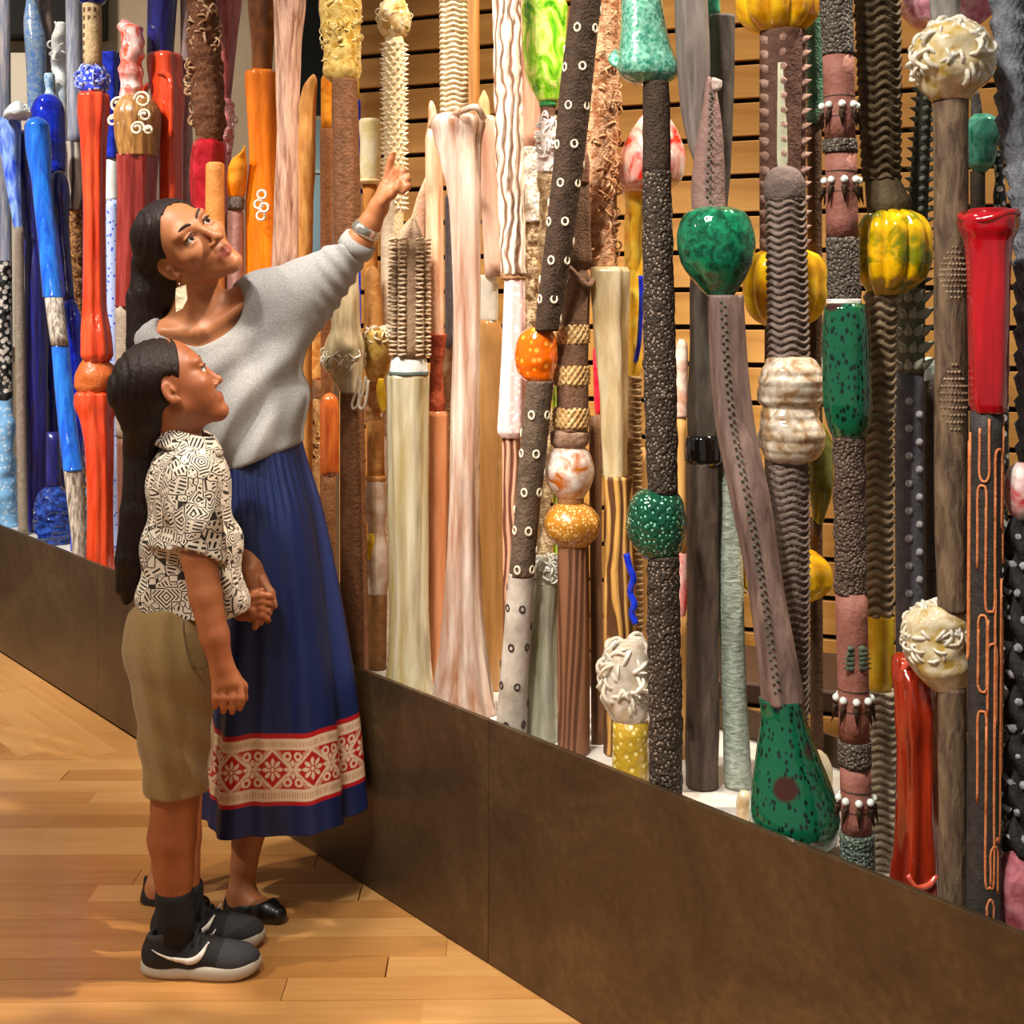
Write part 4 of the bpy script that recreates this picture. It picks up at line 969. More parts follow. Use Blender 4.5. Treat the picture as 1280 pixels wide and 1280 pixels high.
c.seg('green_section', cl('#2c5c44', '#5c8c70', 50, .9), [(10, 1019, 10), (156, 1019, 11)], lu(90, .1, 3))
c.seg('brown_section', cl('#4c3420', '#604630', 40), [(155, 1018, 9), (545, 1019, 9)])
c.seg('olive_pod', gl('#5c5c1c', '#8a8a3c', 12, .1), [(530, 1022, 8), (560, 1026, 16), (610, 1026, 15), (640, 1024, 9), (655, 1022, 6)])
c.seg('brown_section', cl('#4c3420', '#604630', 40), [(650, 1020, 8), ('B', 1021, 8)])
c = pole('pearl_banded_pole', 'pink terracotta pole banded with pearls, dark thorns and a green drip-glass sleeve', 1072, .05)
TERRA = cl('#7c4c3e', '#96645a', 36, .3, .65); PEB = sp('#4a423a', '#8f857a', 190, .25, .8, 0, 0, .9)
c.seg('pebbled_band', PEB, [(-60, 1044, 21), (0, 1045, 20.5), (70, 1048, 20)], lu(170, .06, 3))
c.seg('terracotta', TERRA, [(69, 1048, 19.5), (176, 1050, 19)])
c.seg('pebbled_band', PEB, [(175, 1050, 20.5), (191, 1051, 20.5)], lu(170, .06, 4))
c.seg('terracotta', TERRA, [(190, 1051, 19), (298, 1053, 20)])
c.seg('pebbled_band', PEB, [(297, 1053, 20.5), (376, 1055, 20.5)], lu(170, .06, 5))
c.seg('white_ring', cl('#e8ddd4', '#f6efe8', 30), [(374, 1055, 21.5), (380, 1055, 21.5)])
c.seg('drip_glass', GOURD, [(379, 1056, 21), (386, 1057, 26), (440, 1058, 30), (500, 1060, 30), (530, 1061, 26), (548, 1061, 19)], [dr(9, .08, 4, 5), fl(5, .03)])
c.seg('pebbled_band', sp('#4c3a30', '#8c7868', 190, .25, .8, 0, 0, .9), [(546, 1061, 19.5), (742, 1064, 20)], lu(150, .08, 6))
c.seg('terracotta', TERRA, [(740, 1064, 19.5), (927, 1068, 19)])
c.seg('pebbled_band', PEB, [(925, 1068, 20.5), (957, 1069, 20.5)], lu(170, .06, 7))
c.seg('terracotta', TERRA, [(955, 1069, 19), (1042, 1071, 19)])
c.seg('ridged_foot', sp('#4c5a50', '#8c988c', 190, .25, .8, 0, 0, .9), [(1040, 1071, 20.5), ('B', 1072, 21)], co(.012, .004, 0))
PEARL = gl('#b4c4c0', '#e8eeea', 30, 0, .12); THORN = cl('#3a2c22', '#4c3c30', 40)
for y, x in ((133, 1049), (226, 1052), (872, 1067), (997, 1070)):
    c.studs('pearl', PEARL, y, x, 19, 5, 8, -1.57-.1)
    for i in range(8):
        th = -1.67+i*.7854; p = c.pt(x, y+8, 19, th, .003)
        b = MB(); d = Vector((math.cos(th)*.25, math.sin(th)*.25, -1)).normalized(); u = d.orthogonal().normalized(); w = d.cross(u); a = np.linspace(0, 6.2832, 7)[:-1]
        b.add([tuple((u*math.cos(q)+w*math.sin(q))*.0055) for q in a]+[tuple(d*.030)], None, [[i_, (i_+1) % 6, 6] for i_ in range(6)])
        obj('thorn', b.mesh('thorn'), THORN, c.e, p)
    c.seg('incised_line', THORN, [(y-12, x, 19.6), (y-10.6, x, 19.6)]); c.seg('incised_line', THORN, [(y+13.4, x, 19.6), (y+14.8, x, 19.6)])
for sgn in (-1, 1):
    its = [(c.pt(1065, 806+k*6, 19, -1.57+sgn*.35, .001), (sgn*(.3+.2*k), -.5, .1), .016, .006) for k in range(5)]
    c.cones('leaf_bow', cl('#3f4a3c', '#5c6a58', 60), its, n=5)
c = pole('ribbed_pole', 'olive-brown wavy-ribbed pole with a bell end above a yellow glass pumpkin', 1104, .125)
c.seg('ribbed_shaft', cl('#40331f', '#5e4f38', 40), [(-60, 1095, 24), (0, 1097, 25), (226, 1102, 21)], cw(.0145, .010, 5, .35), n=48, step=.003)
c.seg('bell_end', cl('#40331f', '#54452f', 40), [(224, 1103, 21), (236, 1106, 24), (256, 1110, 27), (266, 1110, 25)], lu(60, .05, 3))
c.seg('pumpkin', PUMPG, [(263, 1114, 24), (272, 1116, 38), (292, 1117, 46), (318, 1117, 47), (345, 1115, 42), (360, 1111, 30), (369, 1107, 20)], pk(9, .22), n=72)
RIB = cl('#6a5840', '#a08c70', 40)
c.seg('ribbed_shaft', RIB, [(365, 1101, 18), (490, 1101, 16), (530, 1097, 18), (768, 1097, 18)], cw(.0145, .010, 4, .3), n=48, step=.003)
c.seg('yellow_bottle', gl('#d8a008', '#f4d43c', 14), [(766, 1099, 13), (770, 1099, 19), (800, 1099, 18.5), (852, 1099, 18), (865, 1099, 13)], pk(5, .1))
c.seg('pale_ribs', cl('#8c7c64', '#d8ccb4', 40), [(862, 1101, 18), ('B', 1105, 19)], cw(.0125, .010, 4, .3), n=48, step=.003)
c = pole('thorned_pole', 'grey-green thorned clay pole on a studded slate shaft', 1138, .2)
c.seg('dark_spine', cl('#2c2c22', '#42443a', 50), [(105, 1156, 9), (360, 1142, 14)])
its = []
for k in range(20):
    for th in (-2.9, -1.6, -.3):
        y = 112+k*12.5; p = c.pt(1156-14*(y-105)/255, y, 9+5*(y-105)/255, th); its.append((p, (math.cos(th), math.sin(th), .15), .014, .006))
c.cones('spines', cl('#4c5044', '#8c9488', 40), its, n=5)
c.seg('thorned_section', cl('#5c5c48', '#7c7c68', 50), [(358, 1138, 18), (467, 1137, 18)])
for k in range(5):
    for q in range(5):
        th = -2.6+q*.62+.3*(k % 2); p = c.pt(1137.5, 372+k*21, 18, th)
        b = MB(); d = Vector((math.cos(th), math.sin(th), .7)).normalized(); u = d.orthogonal().normalized(); w = d.cross(u); a = np.linspace(0, 6.2832, 8)[:-1]
        b.add([tuple((u*math.cos(v)+w*math.sin(v))*.008-d*.003) for v in a]+[tuple(d*.022)], None, [[i_, (i_+1) % 7, 7] for i_ in range(7)])
        obj('thorn', b.mesh('thorn'), cl('#8c8c78', '#b4b4a4', 40), c.e, p)
c.seg('slate_shaft', cl('#54525a', '#6c6a72', 40, .3, .5), [(465, 1136, 18), ('B', 1140, 18)])
for k in range(8):
    for q in (0, 1):
        y = 500+k*34+q*17; th = -1.9+.7*q
        o = bpy.data.objects.new('stud', ball_mesh('stud', .0065, cl('#8c8a90', '#b8b6ba', 40))); link(o, c.e); o.location = c.pt(1137, y, 18, th, .001)
c = pole('dark_post', 'dark brown post with a pearly glass knob behind the driftwood pole', 1162, .275)
c.seg('glass_knob', gl('#7ab8a8', '#f0f4f0', 30), [(446, 1161, 3), (452, 1160, 9), (466, 1158, 13), (478, 1159, 8)], lu(60, .12, 3))
c.seg('post', cl('#2c2018', '#40322a', 40), [(476, 1161, 9), ('B', 1163, 9)])
c = pole('driftwood_pole', 'brown driftwood-textured pole with two frothy clear-yellow glass pompoms', 1191, .06)
DRIFT = st('#443224', '#7c664e', 34, 4, .75, .8)
c.seg('grey_top', st('#6a6460', '#94908a', 40, 4), [(-50, 1180, 19), (42, 1182, 18)])
FROTH = gl('#c8a850', '#f8eccc', 26, .25); FRW = gl('#f2e8cc', '#fffdf4', 30, .3)
c.seg('glass_pompom', FROTH, [(28, 1188, 20), (38, 1189, 36), (56, 1190, 46), (80, 1190, 48), (100, 1190, 42), (116, 1189, 31), (126, 1189, 22)], rd(60, .16, 4))
c.frill('glass_threads', FRW, 1190, 74, 45, 43, 150, 9, 3.2, 5, None, .2)
c.seg('driftwood', DRIFT, [(122, 1188, 22), (400, 1189, 21), (600, 1189, 20), (764, 1191, 19)], lu(20, .05, 5))
its = []
for y0, y1, wmax in ((310, 372, .9), (455, 535, .9)):
    for k in range(10):
        y = y0+(y1-y0)*k/9.; ww = wmax*math.sin(math.pi*(k+.6)/10.5)
        for q in np.arange(-ww, ww+.01, .22):
            th = -1.65+q; its.append((c.pt(1189, y, 20.6, th), (math.cos(th), math.sin(th), .3), .004, .0026))
c.cones('stippled_patch', cl('#6c5642', '#b09a80', 40), its, n=5)
c.seg('glass_pompom', FROTH, [(756, 1180, 18), (764, 1174, 32), (780, 1171, 39), (810, 1172, 40), (838, 1176, 34), (854, 1181, 26), (863, 1185, 18)], rd(60, .14, 6))
c.frill('glass_threads', FRW, 1171, 798, 37, 39, 150, 8, 2.4, 7, None, .35)
c.seg('driftwood', DRIFT, [(858, 1190, 18), ('B', 1192, 17)], lu(20, .05, 7))
c = pole('pink_glass_pole', 'rough pink glass cluster on a dark stem behind the frothy pompom', 1188, .235)
c.seg('cluster', gl('#c85c84', '#f4bccc', 30), [(-40, 1187, 26), (-10, 1187, 48), (8, 1187, 54), (24, 1187, 46), (44, 1187, 26)], rd(45, .22, 6))
c.seg('stem', cl('#3a3028', '#4c4238', 40), [(42, 1188, 12), ('B', 1190, 12)])
c = pole('teal_glass_pole', 'dark stem with a folded teal glass knot beside the driftwood pole', 1225, .19)
c.seg('stem_top', cl('#2c2822', '#54504a', 40), [(115, 1219, 6), (150, 1222, 7)], lu(80, .2, 3))
c.seg('teal_knot', gl('#1c6a54', '#5caa94', 24), [(143, 1228, 10), (152, 1230, 18), (165, 1230, 21), (186, 1229, 17), (205, 1227, 16), (216, 1225, 8)], rd(50, .28, 7))
c.seg('stem', cl('#33291f', '#463a2e', 40), [(214, 1222, 9), ('B', 1225, 9)])
c = pole('scaly_pole', 'slate-blue fish-scale textured pole leaning beside the red glass vase', 1296, .10)
c.seg('scaly_shaft', cl('#5c6068', '#868a94', 50), [(-60, 1255, 21), (0, 1260, 20.5), (150, 1269, 20), (300, 1288, 19), (500, 1292, 19), ('B', 1298, 20)], scl(.011, 16, .009), n=64, step=.0028)
c = pole('beaded_pole', 'thin black and white beaded pole between driftwood and scaly poles', 1256, .22)
c.seg('beads', sp('#1c1a18', '#e8e6e0', 70, .3, .2, 0, .3, .4), [(188, 1249, 3), (196, 1249, 7), (300, 1251, 7), ('B', 1258, 8)], lu(90, .3, 4))
c = pole('red_vase_pole', 'glossy red glass vase on a black pole with orange looping lines', 1229, .05)
REDG = st('#8c0410', '#d41424', 12, 7, .12, .5, .2, .8)
c.seg('red_vase', REDG, [(266, 1236, 26), (268, 1236, 33), (274, 1236, 36.5), (286, 1236, 35), (302, 1236, 29), (340, 1236, 26), (440, 1236, 24), (505, 1236, 22.5), (516, 1236, 20)], fl(5, .05, .5))
a = np.linspace(0, 6.2832, 17)
c.tube('rolled_lip', REDG, [c.pt(1236, 272+5*math.sin(2*t), 33, t) for t in a], 5)
o = c.seg('mouth', gl('#8a0610', '#b01020', 10), [(261, 1236, 24), (267, 1236, 27)])
c.seg('black_shaft', cl('#2e2a28', '#403c3a', 50, .3, .6), [(514, 1233, 20), (800, 1231, 20), ('B', 1229, 21)])
OL = cl('#c8703c', '#e09060', 60, .3, .5)
def px_line(pts):
    return [c.pt(1233-4*(y-514)/600, y, 20.4, th) for th, y in pts]
def loop(th0, th1, y0, y1):
    w = (th1-th0)/2; m = (th0+th1)/2
    return [(th0, y0+12), (th0, (y0+y1)/2), (th0, y1-8), (m, y1), (th1, y1-8), (th1, (y0+y1)/2), (th1, y0)]
def loopu(th0, th1, y0, y1):
    return [(a_, y0+y1-y_) for a_, y_ in loop(th0, th1, y0, y1)]
for L in (loop(-2.3, -1.75, 522, 600), loopu(-2.4, -1.9, 605, 720), loop(-1.9, -1.35, 620, 760), loopu(-1.35, -.8, 560, 660), loopu(-2.3, -1.8, 765, 862),
          loop(-2.3, -1.75, 770, 860), loopu(-1.75, -1.2, 800, 900), loopu(-2.3, -1.8, 884, 1010), loop(-1.8, -1.3, 890, 1100), loop(-1.3, -.8, 720, 1040), loopu(-1.5, -1.0, 1050, 1110), loopu(-1.7, -1.3, 1115, 1150),
          loop(-.6, -.1, 520, 700), loop(-.5, 0., 760, 960), loop(.6, 1.2, 560, 800), loopu(1.6, 2.2, 700, 1000), loop(2.6, 3.2, 540, 820)):
    c.tube('looping_line', OL, px_line(L), 1.7, n=6)
c = pole('frilled_black_pole', 'black frilled clay pole with red-white glass ball and pink glass foot', 1274, .055)
c.seg('red_ball', gl('#d01824', '#faf0ec', 16), [(578, 1276, 6), (588, 1276, 16), (612, 1276, 21), (636, 1276, 17), (650, 1276, 8)])
c.seg('black_shaft', cl('#1e1c1c', '#363434', 40), [(645, 1275, 14), (1066, 1275, 15)], cw(.06, .016, 3, .2))
its = []
for k in range(12):
    for q in range(6):
        th = q*1.05+.5*(k % 2); y = 670+k*34; its.append((c.pt(1275, y, 15, th), (math.cos(th), math.sin(th), .5), .016, .007))
c.cones('frilled_spikes', cl('#6c6c70', '#b8b8bc', 40), its, n=6)
c.seg('pink_foot', gl('#9c4450', '#d88a94', 20), [(1056, 1274, 10), (1072, 1274, 22), (1100, 1274, 28), ('B', 1273, 22)], rd(50, .15, 4))
c = pole('red_glass_figure', 'red-brown drawn glass stump with a drooping top at the plinth edge', 1146, .065)
c.seg('stump', st('#4c0e06', '#b03418', 18, 8, .1, .6, .2, .9), [(816, 1128, 6), (820, 1130, 14), (832, 1135, 20), (850, 1142, 26), (885, 1146, 26), (950, 1147, 24), (1050, 1147, 26), (1085, 1146, 29), ('B', 1146, 31)], [fl(6, .10, .9, 5), lu(24, .06, 5)])
c.tube('rolled_lip', gl('#a83420', '#d8604a', 10), [c.ctr(x, y)+Vector((0, -.03, 0)) for x, y in ((1122, 832), (1128, 822), (1140, 826), (1152, 842), (1166, 852), (1170, 866))], 5)
c.tube('foot_fold', gl('#b83c28', '#e07058', 10), [c.pt(1147, y, 27, th, .002) for th, y in ((-2.3, 1084), (-1.9, 1096), (-1.4, 1094), (-1.0, 1084))], 4)
c = pole('rust_bottle_pole', 'small white and rust bottle on a wooden post between dark poles', 852, .21)
c.seg('bottle', cl('#b4602c', '#f2e6d8', 20, .3, .4), [(424, 852, 3), (432, 852, 7), (500, 852, 8), (522, 852, 7)], lu(50, .12, 4))
c.seg('post', st('#b07c3c', '#d8a860', 16, 8), [(520, 852, 6), (692, 852, 6)])
c.seg('red_glass', gl('#d01c1c', '#f4d8d0', 14), [(686, 851, 5), (694, 851, 8), (755, 851, 8), (774, 851, 4)])
c.seg('post', st('#b07c3c', '#d8a860', 16, 8), [(770, 852, 6), ('B', 853, 6)])
c = pole('cream_glass_lump', 'cream glass lump on the deck between the green gourd and pearl pole', 1026, .17, 'glass lump')
c.seg('lump', gl('#e0c8a0', '#fbf2dc', 16, .2), [(938, 1022, 5), (945, 1022, 13), (962, 1022, 19), (1000, 1024, 18), ('B', 1025, 13)], lu(40, .16, 4))
c = pole('cream_glass_lump', 'small tan glass shell on the deck left of the green gourd', 930, .09, 'glass lump')
c.seg('lump', gl('#c8a878', '#f4e6cc', 20, .2), [(988, 930, 4), (993, 930, 8), (1004, 929, 11), ('B', 929, 9)], lu(60, .2, 4))

# ------------------------------------------------------------------ people: smooth distance fields turned into one continuous surface
class Field:
    def __init__(s, lo, hi, h):
        s.lo = np.array(lo, float); s.h = h; s.n = np.ceil((np.array(hi)-s.lo)/h).astype(int)+1
        s.D = np.full(s.n, 1.0, np.float32)
        s.ax = [(s.lo[i]+np.arange(s.n[i])*h).astype(np.float32) for i in range(3)]
    def block(s, lo, hi):
        a = np.clip(np.floor((np.array(lo)-s.lo)/s.h).astype(int), 0, s.n); b = np.clip(np.ceil((np.array(hi)-s.lo)/s.h).astype(int)+1, 0, s.n)
        sl = tuple(slice(a[i], b[i]) for i in range(3))
        return sl, s.ax[0][sl[0]][:, None, None], s.ax[1][sl[1]][None, :, None], s.ax[2][sl[2]][None, None, :]
    def put(s, sl, d, k, op):
        D = s.D[sl]
        if D.size == 0: return
        if op == 'sub': d = -d
        if op == 'add':
            if k > 0:
                q = np.maximum(k-np.abs(D-d), 0)/k; s.D[sl] = np.minimum(D, d)-q*q*k*.25
            else: s.D[sl] = np.minimum(D, d)
        else:
            if k > 0:
                q = np.maximum(k-np.abs(D-d), 0)/k; s.D[sl] = np.maximum(D, d)+q*q*k*.25
            else: s.D[sl] = np.maximum(D, d)
    def cap(s, a, b, ra, rb=None, k=.01, op='add'):
        rb = ra if rb is None else rb; a = np.array(a, float); b = np.array(b, float); pad = max(ra, rb)+k+2*s.h
        sl, X, Y, Z = s.block(np.minimum(a, b)-pad, np.maximum(a, b)+pad)
        ba = b-a; L = ba@ba+1e-12
        h = np.clip(((X-a[0])*ba[0]+(Y-a[1])*ba[1]+(Z-a[2])*ba[2])/L, 0, 1)
        d = np.sqrt((X-a[0]-h*ba[0])**2+(Y-a[1]-h*ba[1])**2+(Z-a[2]-h*ba[2])**2)-(ra+(rb-ra)*h)
        s.put(sl, d, k, op)
    def chain(s, pts, k=.01, k2=.009):       # a limb: capsules joined tightly, then blended into the body
        C = np.array([p for p, r in pts], float); pad = max(r for p, r in pts)+k+2*s.h
        sl, X, Y, Z = s.block(C.min(0)-pad, C.max(0)+pad); D = None
        for (p, r), (q, t) in zip(pts[:-1], pts[1:]):
            a = np.array(p, float); ba = np.array(q, float)-a; L = ba@ba+1e-12
            h = np.clip(((X-a[0])*ba[0]+(Y-a[1])*ba[1]+(Z-a[2])*ba[2])/L, 0, 1)
            d = np.sqrt((X-a[0]-h*ba[0])**2+(Y-a[1]-h*ba[1])**2+(Z-a[2]-h*ba[2])**2)-(r+(t-r)*h)
            if D is None: D = d
            else: m = np.maximum(k2-np.abs(D-d), 0)/k2; D = np.minimum(D, d)-m*m*k2*.25
        s.put(sl, D, k, 'add')
    def ell(s, c, r, R=None, k=.01, op='add'):
        c = np.array(c, float); r = np.array(r, float); pad = max(r)+k+2*s.h
        sl, X, Y, Z = s.block(c-pad, c+pad); X = X-c[0]; Y = Y-c[1]; Z = Z-c[2]
        if R is None: R = np.eye(3)
        u = [X*R[i][0]+Y*R[i][1]+Z*R[i][2] for i in range(3)]
        k0 = np.sqrt(sum((u[i]/r[i])**2 for i in range(3))); k1 = np.sqrt(sum((u[i]/r[i]**2)**2 for i in range(3)))+1e-9
        s.put(sl, k0*(k0-1)/k1, k, op)
    def cut(s, p, n, k=0.0, lo=None, hi=None):       # removes everything on the side n points to
        n = np.array(n, float); n /= np.linalg.norm(n); p = np.array(p, float)
        sl, X, Y, Z = s.block(s.lo if lo is None else lo, (s.lo+s.n*s.h) if hi is None else hi)
        s.put(sl, -((X-p[0])*n[0]+(Y-p[1])*n[1]+(Z-p[2])*n[2]), k, 'sub')
    def ripple(s, f):                               # adds f(x, y, z) to the field near the surface
        idx = np.argwhere(np.abs(s.D) < .03)
        P = s.lo+idx*s.h; s.D[idx[:, 0], idx[:, 1], idx[:, 2]] += f(P[:, 0], P[:, 1], P[:, 2]).astype(np.float32)
    def surface(s):
        D = s.D; D[0] = D[-1] = 1; D[:, 0] = D[:, -1] = 1; D[:, :, 0] = D[:, :, -1] = 1
        S = D < 0
        cnt = np.zeros(tuple(s.n-1), np.uint8)
        for i in (0, 1):
            for j in (0, 1):
                for k in (0, 1): cnt += S[i:s.n[0]-1+i, j:s.n[1]-1+j, k:s.n[2]-1+k]
        act = np.argwhere((cnt > 0) & (cnt < 8)); ids = np.full(tuple(s.n-1), -1, np.int32); ids[act[:, 0], act[:, 1], act[:, 2]] = np.arange(len(act))
        acc = np.zeros((len(act), 3)); w = np.zeros(len(act))
        cor = [np.array(c) for c in np.ndindex(2, 2, 2)]
        val = {tuple(c): D[act[:, 0]+c[0], act[:, 1]+c[1], act[:, 2]+c[2]].astype(float) for c in cor}
        for c in cor:
            for ax in range(3):
                if c[ax]: continue
                e = c.copy(); e[ax] = 1; va, vb = val[tuple(c)], val[tuple(e)]; m = (va < 0) != (vb < 0)
                t = np.where(m, va/np.where(m, va-vb, 1), 0); p = np.tile(c.astype(float), (len(act), 1)); p[:, ax] = t
                acc[m] += p[m]; w[m] += 1
        V = s.lo+(act+acc/w[:, None])*s.h
        Q = []
        for ax in range(3):
            b, c = (ax+1) % 3, (ax+2) % 3
            s0 = [slice(None)]*3; s1 = [slice(None)]*3; s0[ax] = slice(0, -1); s1[ax] = slice(1, None)
            A = S[tuple(s0)]; E = np.argwhere(A != S[tuple(s1)])
            ok = (E[:, b] > 0) & (E[:, c] > 0) & (E[:, b] < s.n[b]-1) & (E[:, c] < s.n[c]-1); E = E[ok]
            inside = A[E[:, 0], E[:, 1], E[:, 2]]
            def cid(db, dc):
                q = E.copy(); q[:, b] -= db; q[:, c] -= dc; return ids[q[:, 0], q[:, 1], q[:, 2]]
            q = np.stack([cid(1, 1), cid(0, 1), cid(0, 0), cid(1, 0)], -1); q[~inside] = q[~inside][:, ::-1]
            Q.append(q)
        return V, np.concatenate(Q)
    def mesh(s, name, org, relax=2):
        V, Q = s.surface()
        for _ in range(relax):
            A = np.zeros_like(V); n = np.zeros(len(V))
            for a, b in ((0, 1), (1, 2), (2, 3), (3, 0)):
                np.add.at(A, Q[:, a], V[Q[:, b]]); np.add.at(n, Q[:, a], 1); np.add.at(A, Q[:, b], V[Q[:, a]]); np.add.at(n, Q[:, b], 1)
            V = V*.5+.5*A/n[:, None]
        return make_mesh(name, V-np.array(org), Q), V

def view_basis(px):
    k = (px-CX)/FP; L = math.hypot(1, k); tw = np.array((-k/L, -1/L, 0)); rt = np.array((1/L, -k/L, 0)); return rt, tw
def head_basis(px, F, L0=None):                    # F, U given as (right, up, toward camera)
    rt, tw = view_basis(px); Zv = np.array((0, 0, 1.))
    f = F[0][0]*rt+F[0][1]*Zv+F[0][2]*tw; f /= np.linalg.norm(f)
    u = F[1][0]*rt+F[1][1]*Zv+F[1][2]*tw; u -= f*(u@f); u /= np.linalg.norm(u)
    return np.cross(u, f), f, u

def add_head(fd, C, B, s, child=False):
    R = np.array(B); C = np.array(C)
    P = lambda x, y, z: C+s*(x*R[0]+y*R[1]+z*R[2])
    e = lambda c, r, k=.012, op='add', RR=None: fd.ell(P(*c), np.array(r)*s, R if RR is None else RR@R, k*s, op)
    fat = 1.06 if child else 1.0
    e((0, -.014, .030), (.073, .092, .080), .01)
    e((0, .020, -.028), (.053*fat, .060, .080), .03)
    for sx in (-1, 1):
        fd.cap(P(sx*.043, -.002, -.050), P(sx*.011, .060, -.099), .015*s*fat, .013*s*fat, .03*s)
        e((sx*.040, .050, -.026), (.024*fat, .024, .020*fat), .025)
        if child: e((sx*.036, .040, -.052), (.024, .026, .026), .02)
        e((sx*.026, .068 if not child else .064, .022), (.026, .016, .012), .016)
    e((0, .066, -.099), (.018, .015, .014), .014)
    for sx in (-1, 1):
        e((sx*.0315, .088, .000), (.0175, .016, .0125), .010, 'sub')
        e((sx*.0315, .0690, .0078), (.0170, .0128, .0052), .003)
        e((sx*.0315, .0690, -.0095), (.0160, .0115, .0048), .004)
    tip = .094 if child else .103
    fd.cap(P(0, .079 if not child else .075, .006), P(0, tip-.004, -.034), .0075*s, .0095*s, .010*s)
    e((0, tip, -.039), (.0105, .0095, .0085), .008)
    for sx in (-1, 1):
        e((sx*.0125, tip-.014, -.043), (.0075, .010, .0065), .006)
        e((sx*.0060, tip-.006, -.0495), (.0035, .005, .0035), .002, 'sub')
    e((0, .069, -.070), (.023, .010, .016), .014)
    fd.cap(P(-.021, .074, -.069), P(0, .0825, -.0655), .0030*s, .0044*s, .003*s); fd.cap(P(.021, .074, -.069), P(0, .0825, -.0655), .0030*s, .0048*s, .003*s)
    fd.cap(P(-.018, .075, -.0740), P(0, .0805, -.0755), .0034*s, .0052*s, .003*s); fd.cap(P(.018, .075, -.0740), P(0, .0805, -.0755), .0034*s, .0056*s, .003*s)
    for sx in (-1, 1):
        c, sn = math.cos(.45*sx), math.sin(.45*sx)
        RR = np.array([[c, sn, 0], [-sn, c, 0], [0, 0, 1]])
        e((sx*.074, -.014, -.008), (.0055, .0155, .027), .003, 'add', RR)
        e((sx*.0795, -.010, -.005), (.0050, .0105, .0195), .001, 'sub', RR)
        e((sx*.0765, -.004, -.008), (.004, .004, .007), .003)
        e((sx*.072, -.005, -.031), (.005, .007, .008), .004)
    return P

def face_parts(person, org, P, B, s, brow, lash_col, child=False):
    R = np.array(B); org = np.array(org)
    eye_m = plain('#f3ece4', .12, 0, .5, .5); iris = plain('#24120a', .08, 0, .6, .6); bm = plain(brow, .7)
    for sx in (-1, 1):
        ey = obj('eye', ball_mesh('eye', .0118*s, eye_m, 18, 13), None, person, Vector(P(sx*.0315, .0672, -.001)-org)); ey['label'] = 'dark brown eye'
        d = R[1]*.93+R[2]*.10+R[0]*(.12 if not child else 0)
        d = d/np.linalg.norm(d)
        io = obj('iris', ball_mesh('iris', .0086*s, iris, 14, 9), None, ey, Vector(d*.0044*s))
        b = MB(); V, Q, T = tube_v(smooth_path([P(sx*.0150, .0790, .0005), P(sx*.023, .0835, .0070), P(sx*.033, .0825, .0078), P(sx*.0435, .0765, .0035), P(sx*.0500, .0690, .000)]), np.array([.0008]*4+[.0013]*9+[.0006]*4)*s*1.2, 6)
        obj('eyelashes', make_mesh('eyelashes', V-org, Q, T), plain(lash_col, .6), person)
        bk = .0065 if child else 0
        pts = [P(sx*.0115, .0865-bk, .0205), P(sx*.022, .0885-bk, .0265), P(sx*.035, .0825-bk, .0290), P(sx*.050, .0665-bk*.6, .0235)]
        V, Q, T = tube_v(smooth_path(pts), np.array([.0018, .0022, .0025, .0028, .0029, .0030, .0030, .0028, .0026, .0024, .0020, .0015, .001])*s*(.55 if child else .95), 6)
        obj('eyebrow', make_mesh('eyebrow', V-org, Q, T), bm, person)

def skin_mat(c1, c2, lip):
    t = NT('skin'); v = t.coords(); f = t.noise(v, 9, 3); f2 = t.noise(v, 260, 2)
    at = t.n('ShaderNodeAttribute', attribute_name='lip')
    base = t.ramp(f, [(.3, hexc(c1)), (.7, hexc(c2))])
    mx = t.n('ShaderNodeMix', data_type='RGBA'); t.l(at.outputs['Fac'], mx.inputs['Factor']); t.l(base, mx.inputs['A']); mx.inputs['B'].default_value = hexc(lip)
    t.l(mx.outputs['Result'], t.b.inputs['Base Color']); t.set(Roughness=.48)
    t.b.inputs['Subsurface Weight'].default_value = .12; t.b.inputs['Subsurface Radius'].default_value = (.012, .005, .003); t.b.inputs['Subsurface Scale'].default_value = 1.0
    t.bump(f2, .05, .001); return t.m
def paint_lips(me, V, C, B, s):
    L = (V-np.array(C))@np.array(B).T/s
    x, y, z = L[:, 0], L[:, 1], L[:, 2]
    zt = -.0595-.006*(np.abs(x)/.022)**2+.002*np.exp(-(x/.005)**2)*-1; zb = -.0835+.009*(np.abs(x)/.022)**2
    m = np.clip((zt-z)/.002, 0, 1)*np.clip((z-zb)/.002, 0, 1)*(y > .070)*np.clip((.025-np.abs(x))/.003, 0, 1)
    a = me.attributes.new('lip', 'FLOAT', 'POINT'); a.data.foreach_set('value', m.astype(np.float32))
def hair_mat(c1, c2, stretch=(90, 90, 5)):
    t = NT('hair'); v = t.coords(stretch); f = t.noise(v, 3.0, 4, .6, .3)
    t.l(t.ramp(f, [(.3, hexc(c1)), (.7, hexc(c2))]), t.b.inputs['Base Color']); t.set(Roughness=.45); t.b.inputs['Specular IOR Level'].default_value = .3; t.bump(f, .8, .004); return t.m
def cloth_mat(c1, c2, scale=260, rough=.85, bump=.2, soft=.2):
    t = NT('cloth'); v = t.coords(); f = t.noise(v, scale, 3, .7)
    t.l(t.ramp(f, [(.35, hexc(c1)), (.65, hexc(c2))]), t.b.inputs['Base Color']); t.set(Roughness=rough); t.bump(f, bump, .002)
    t.b.inputs['Sheen Weight'].default_value = soft; return t.m
def A(v): return np.array(v, float)
def w_(px, py, Y): return A(W(px, py, Y))

# ---------------------------------------------------------------- the woman
wo = empty('person', (W(300, 1150, 2.78).x, 2.80, 0), 'person in grey top and long blue embroidered skirt, arm raised and pointing', 'person')
worg = A(wo.location)
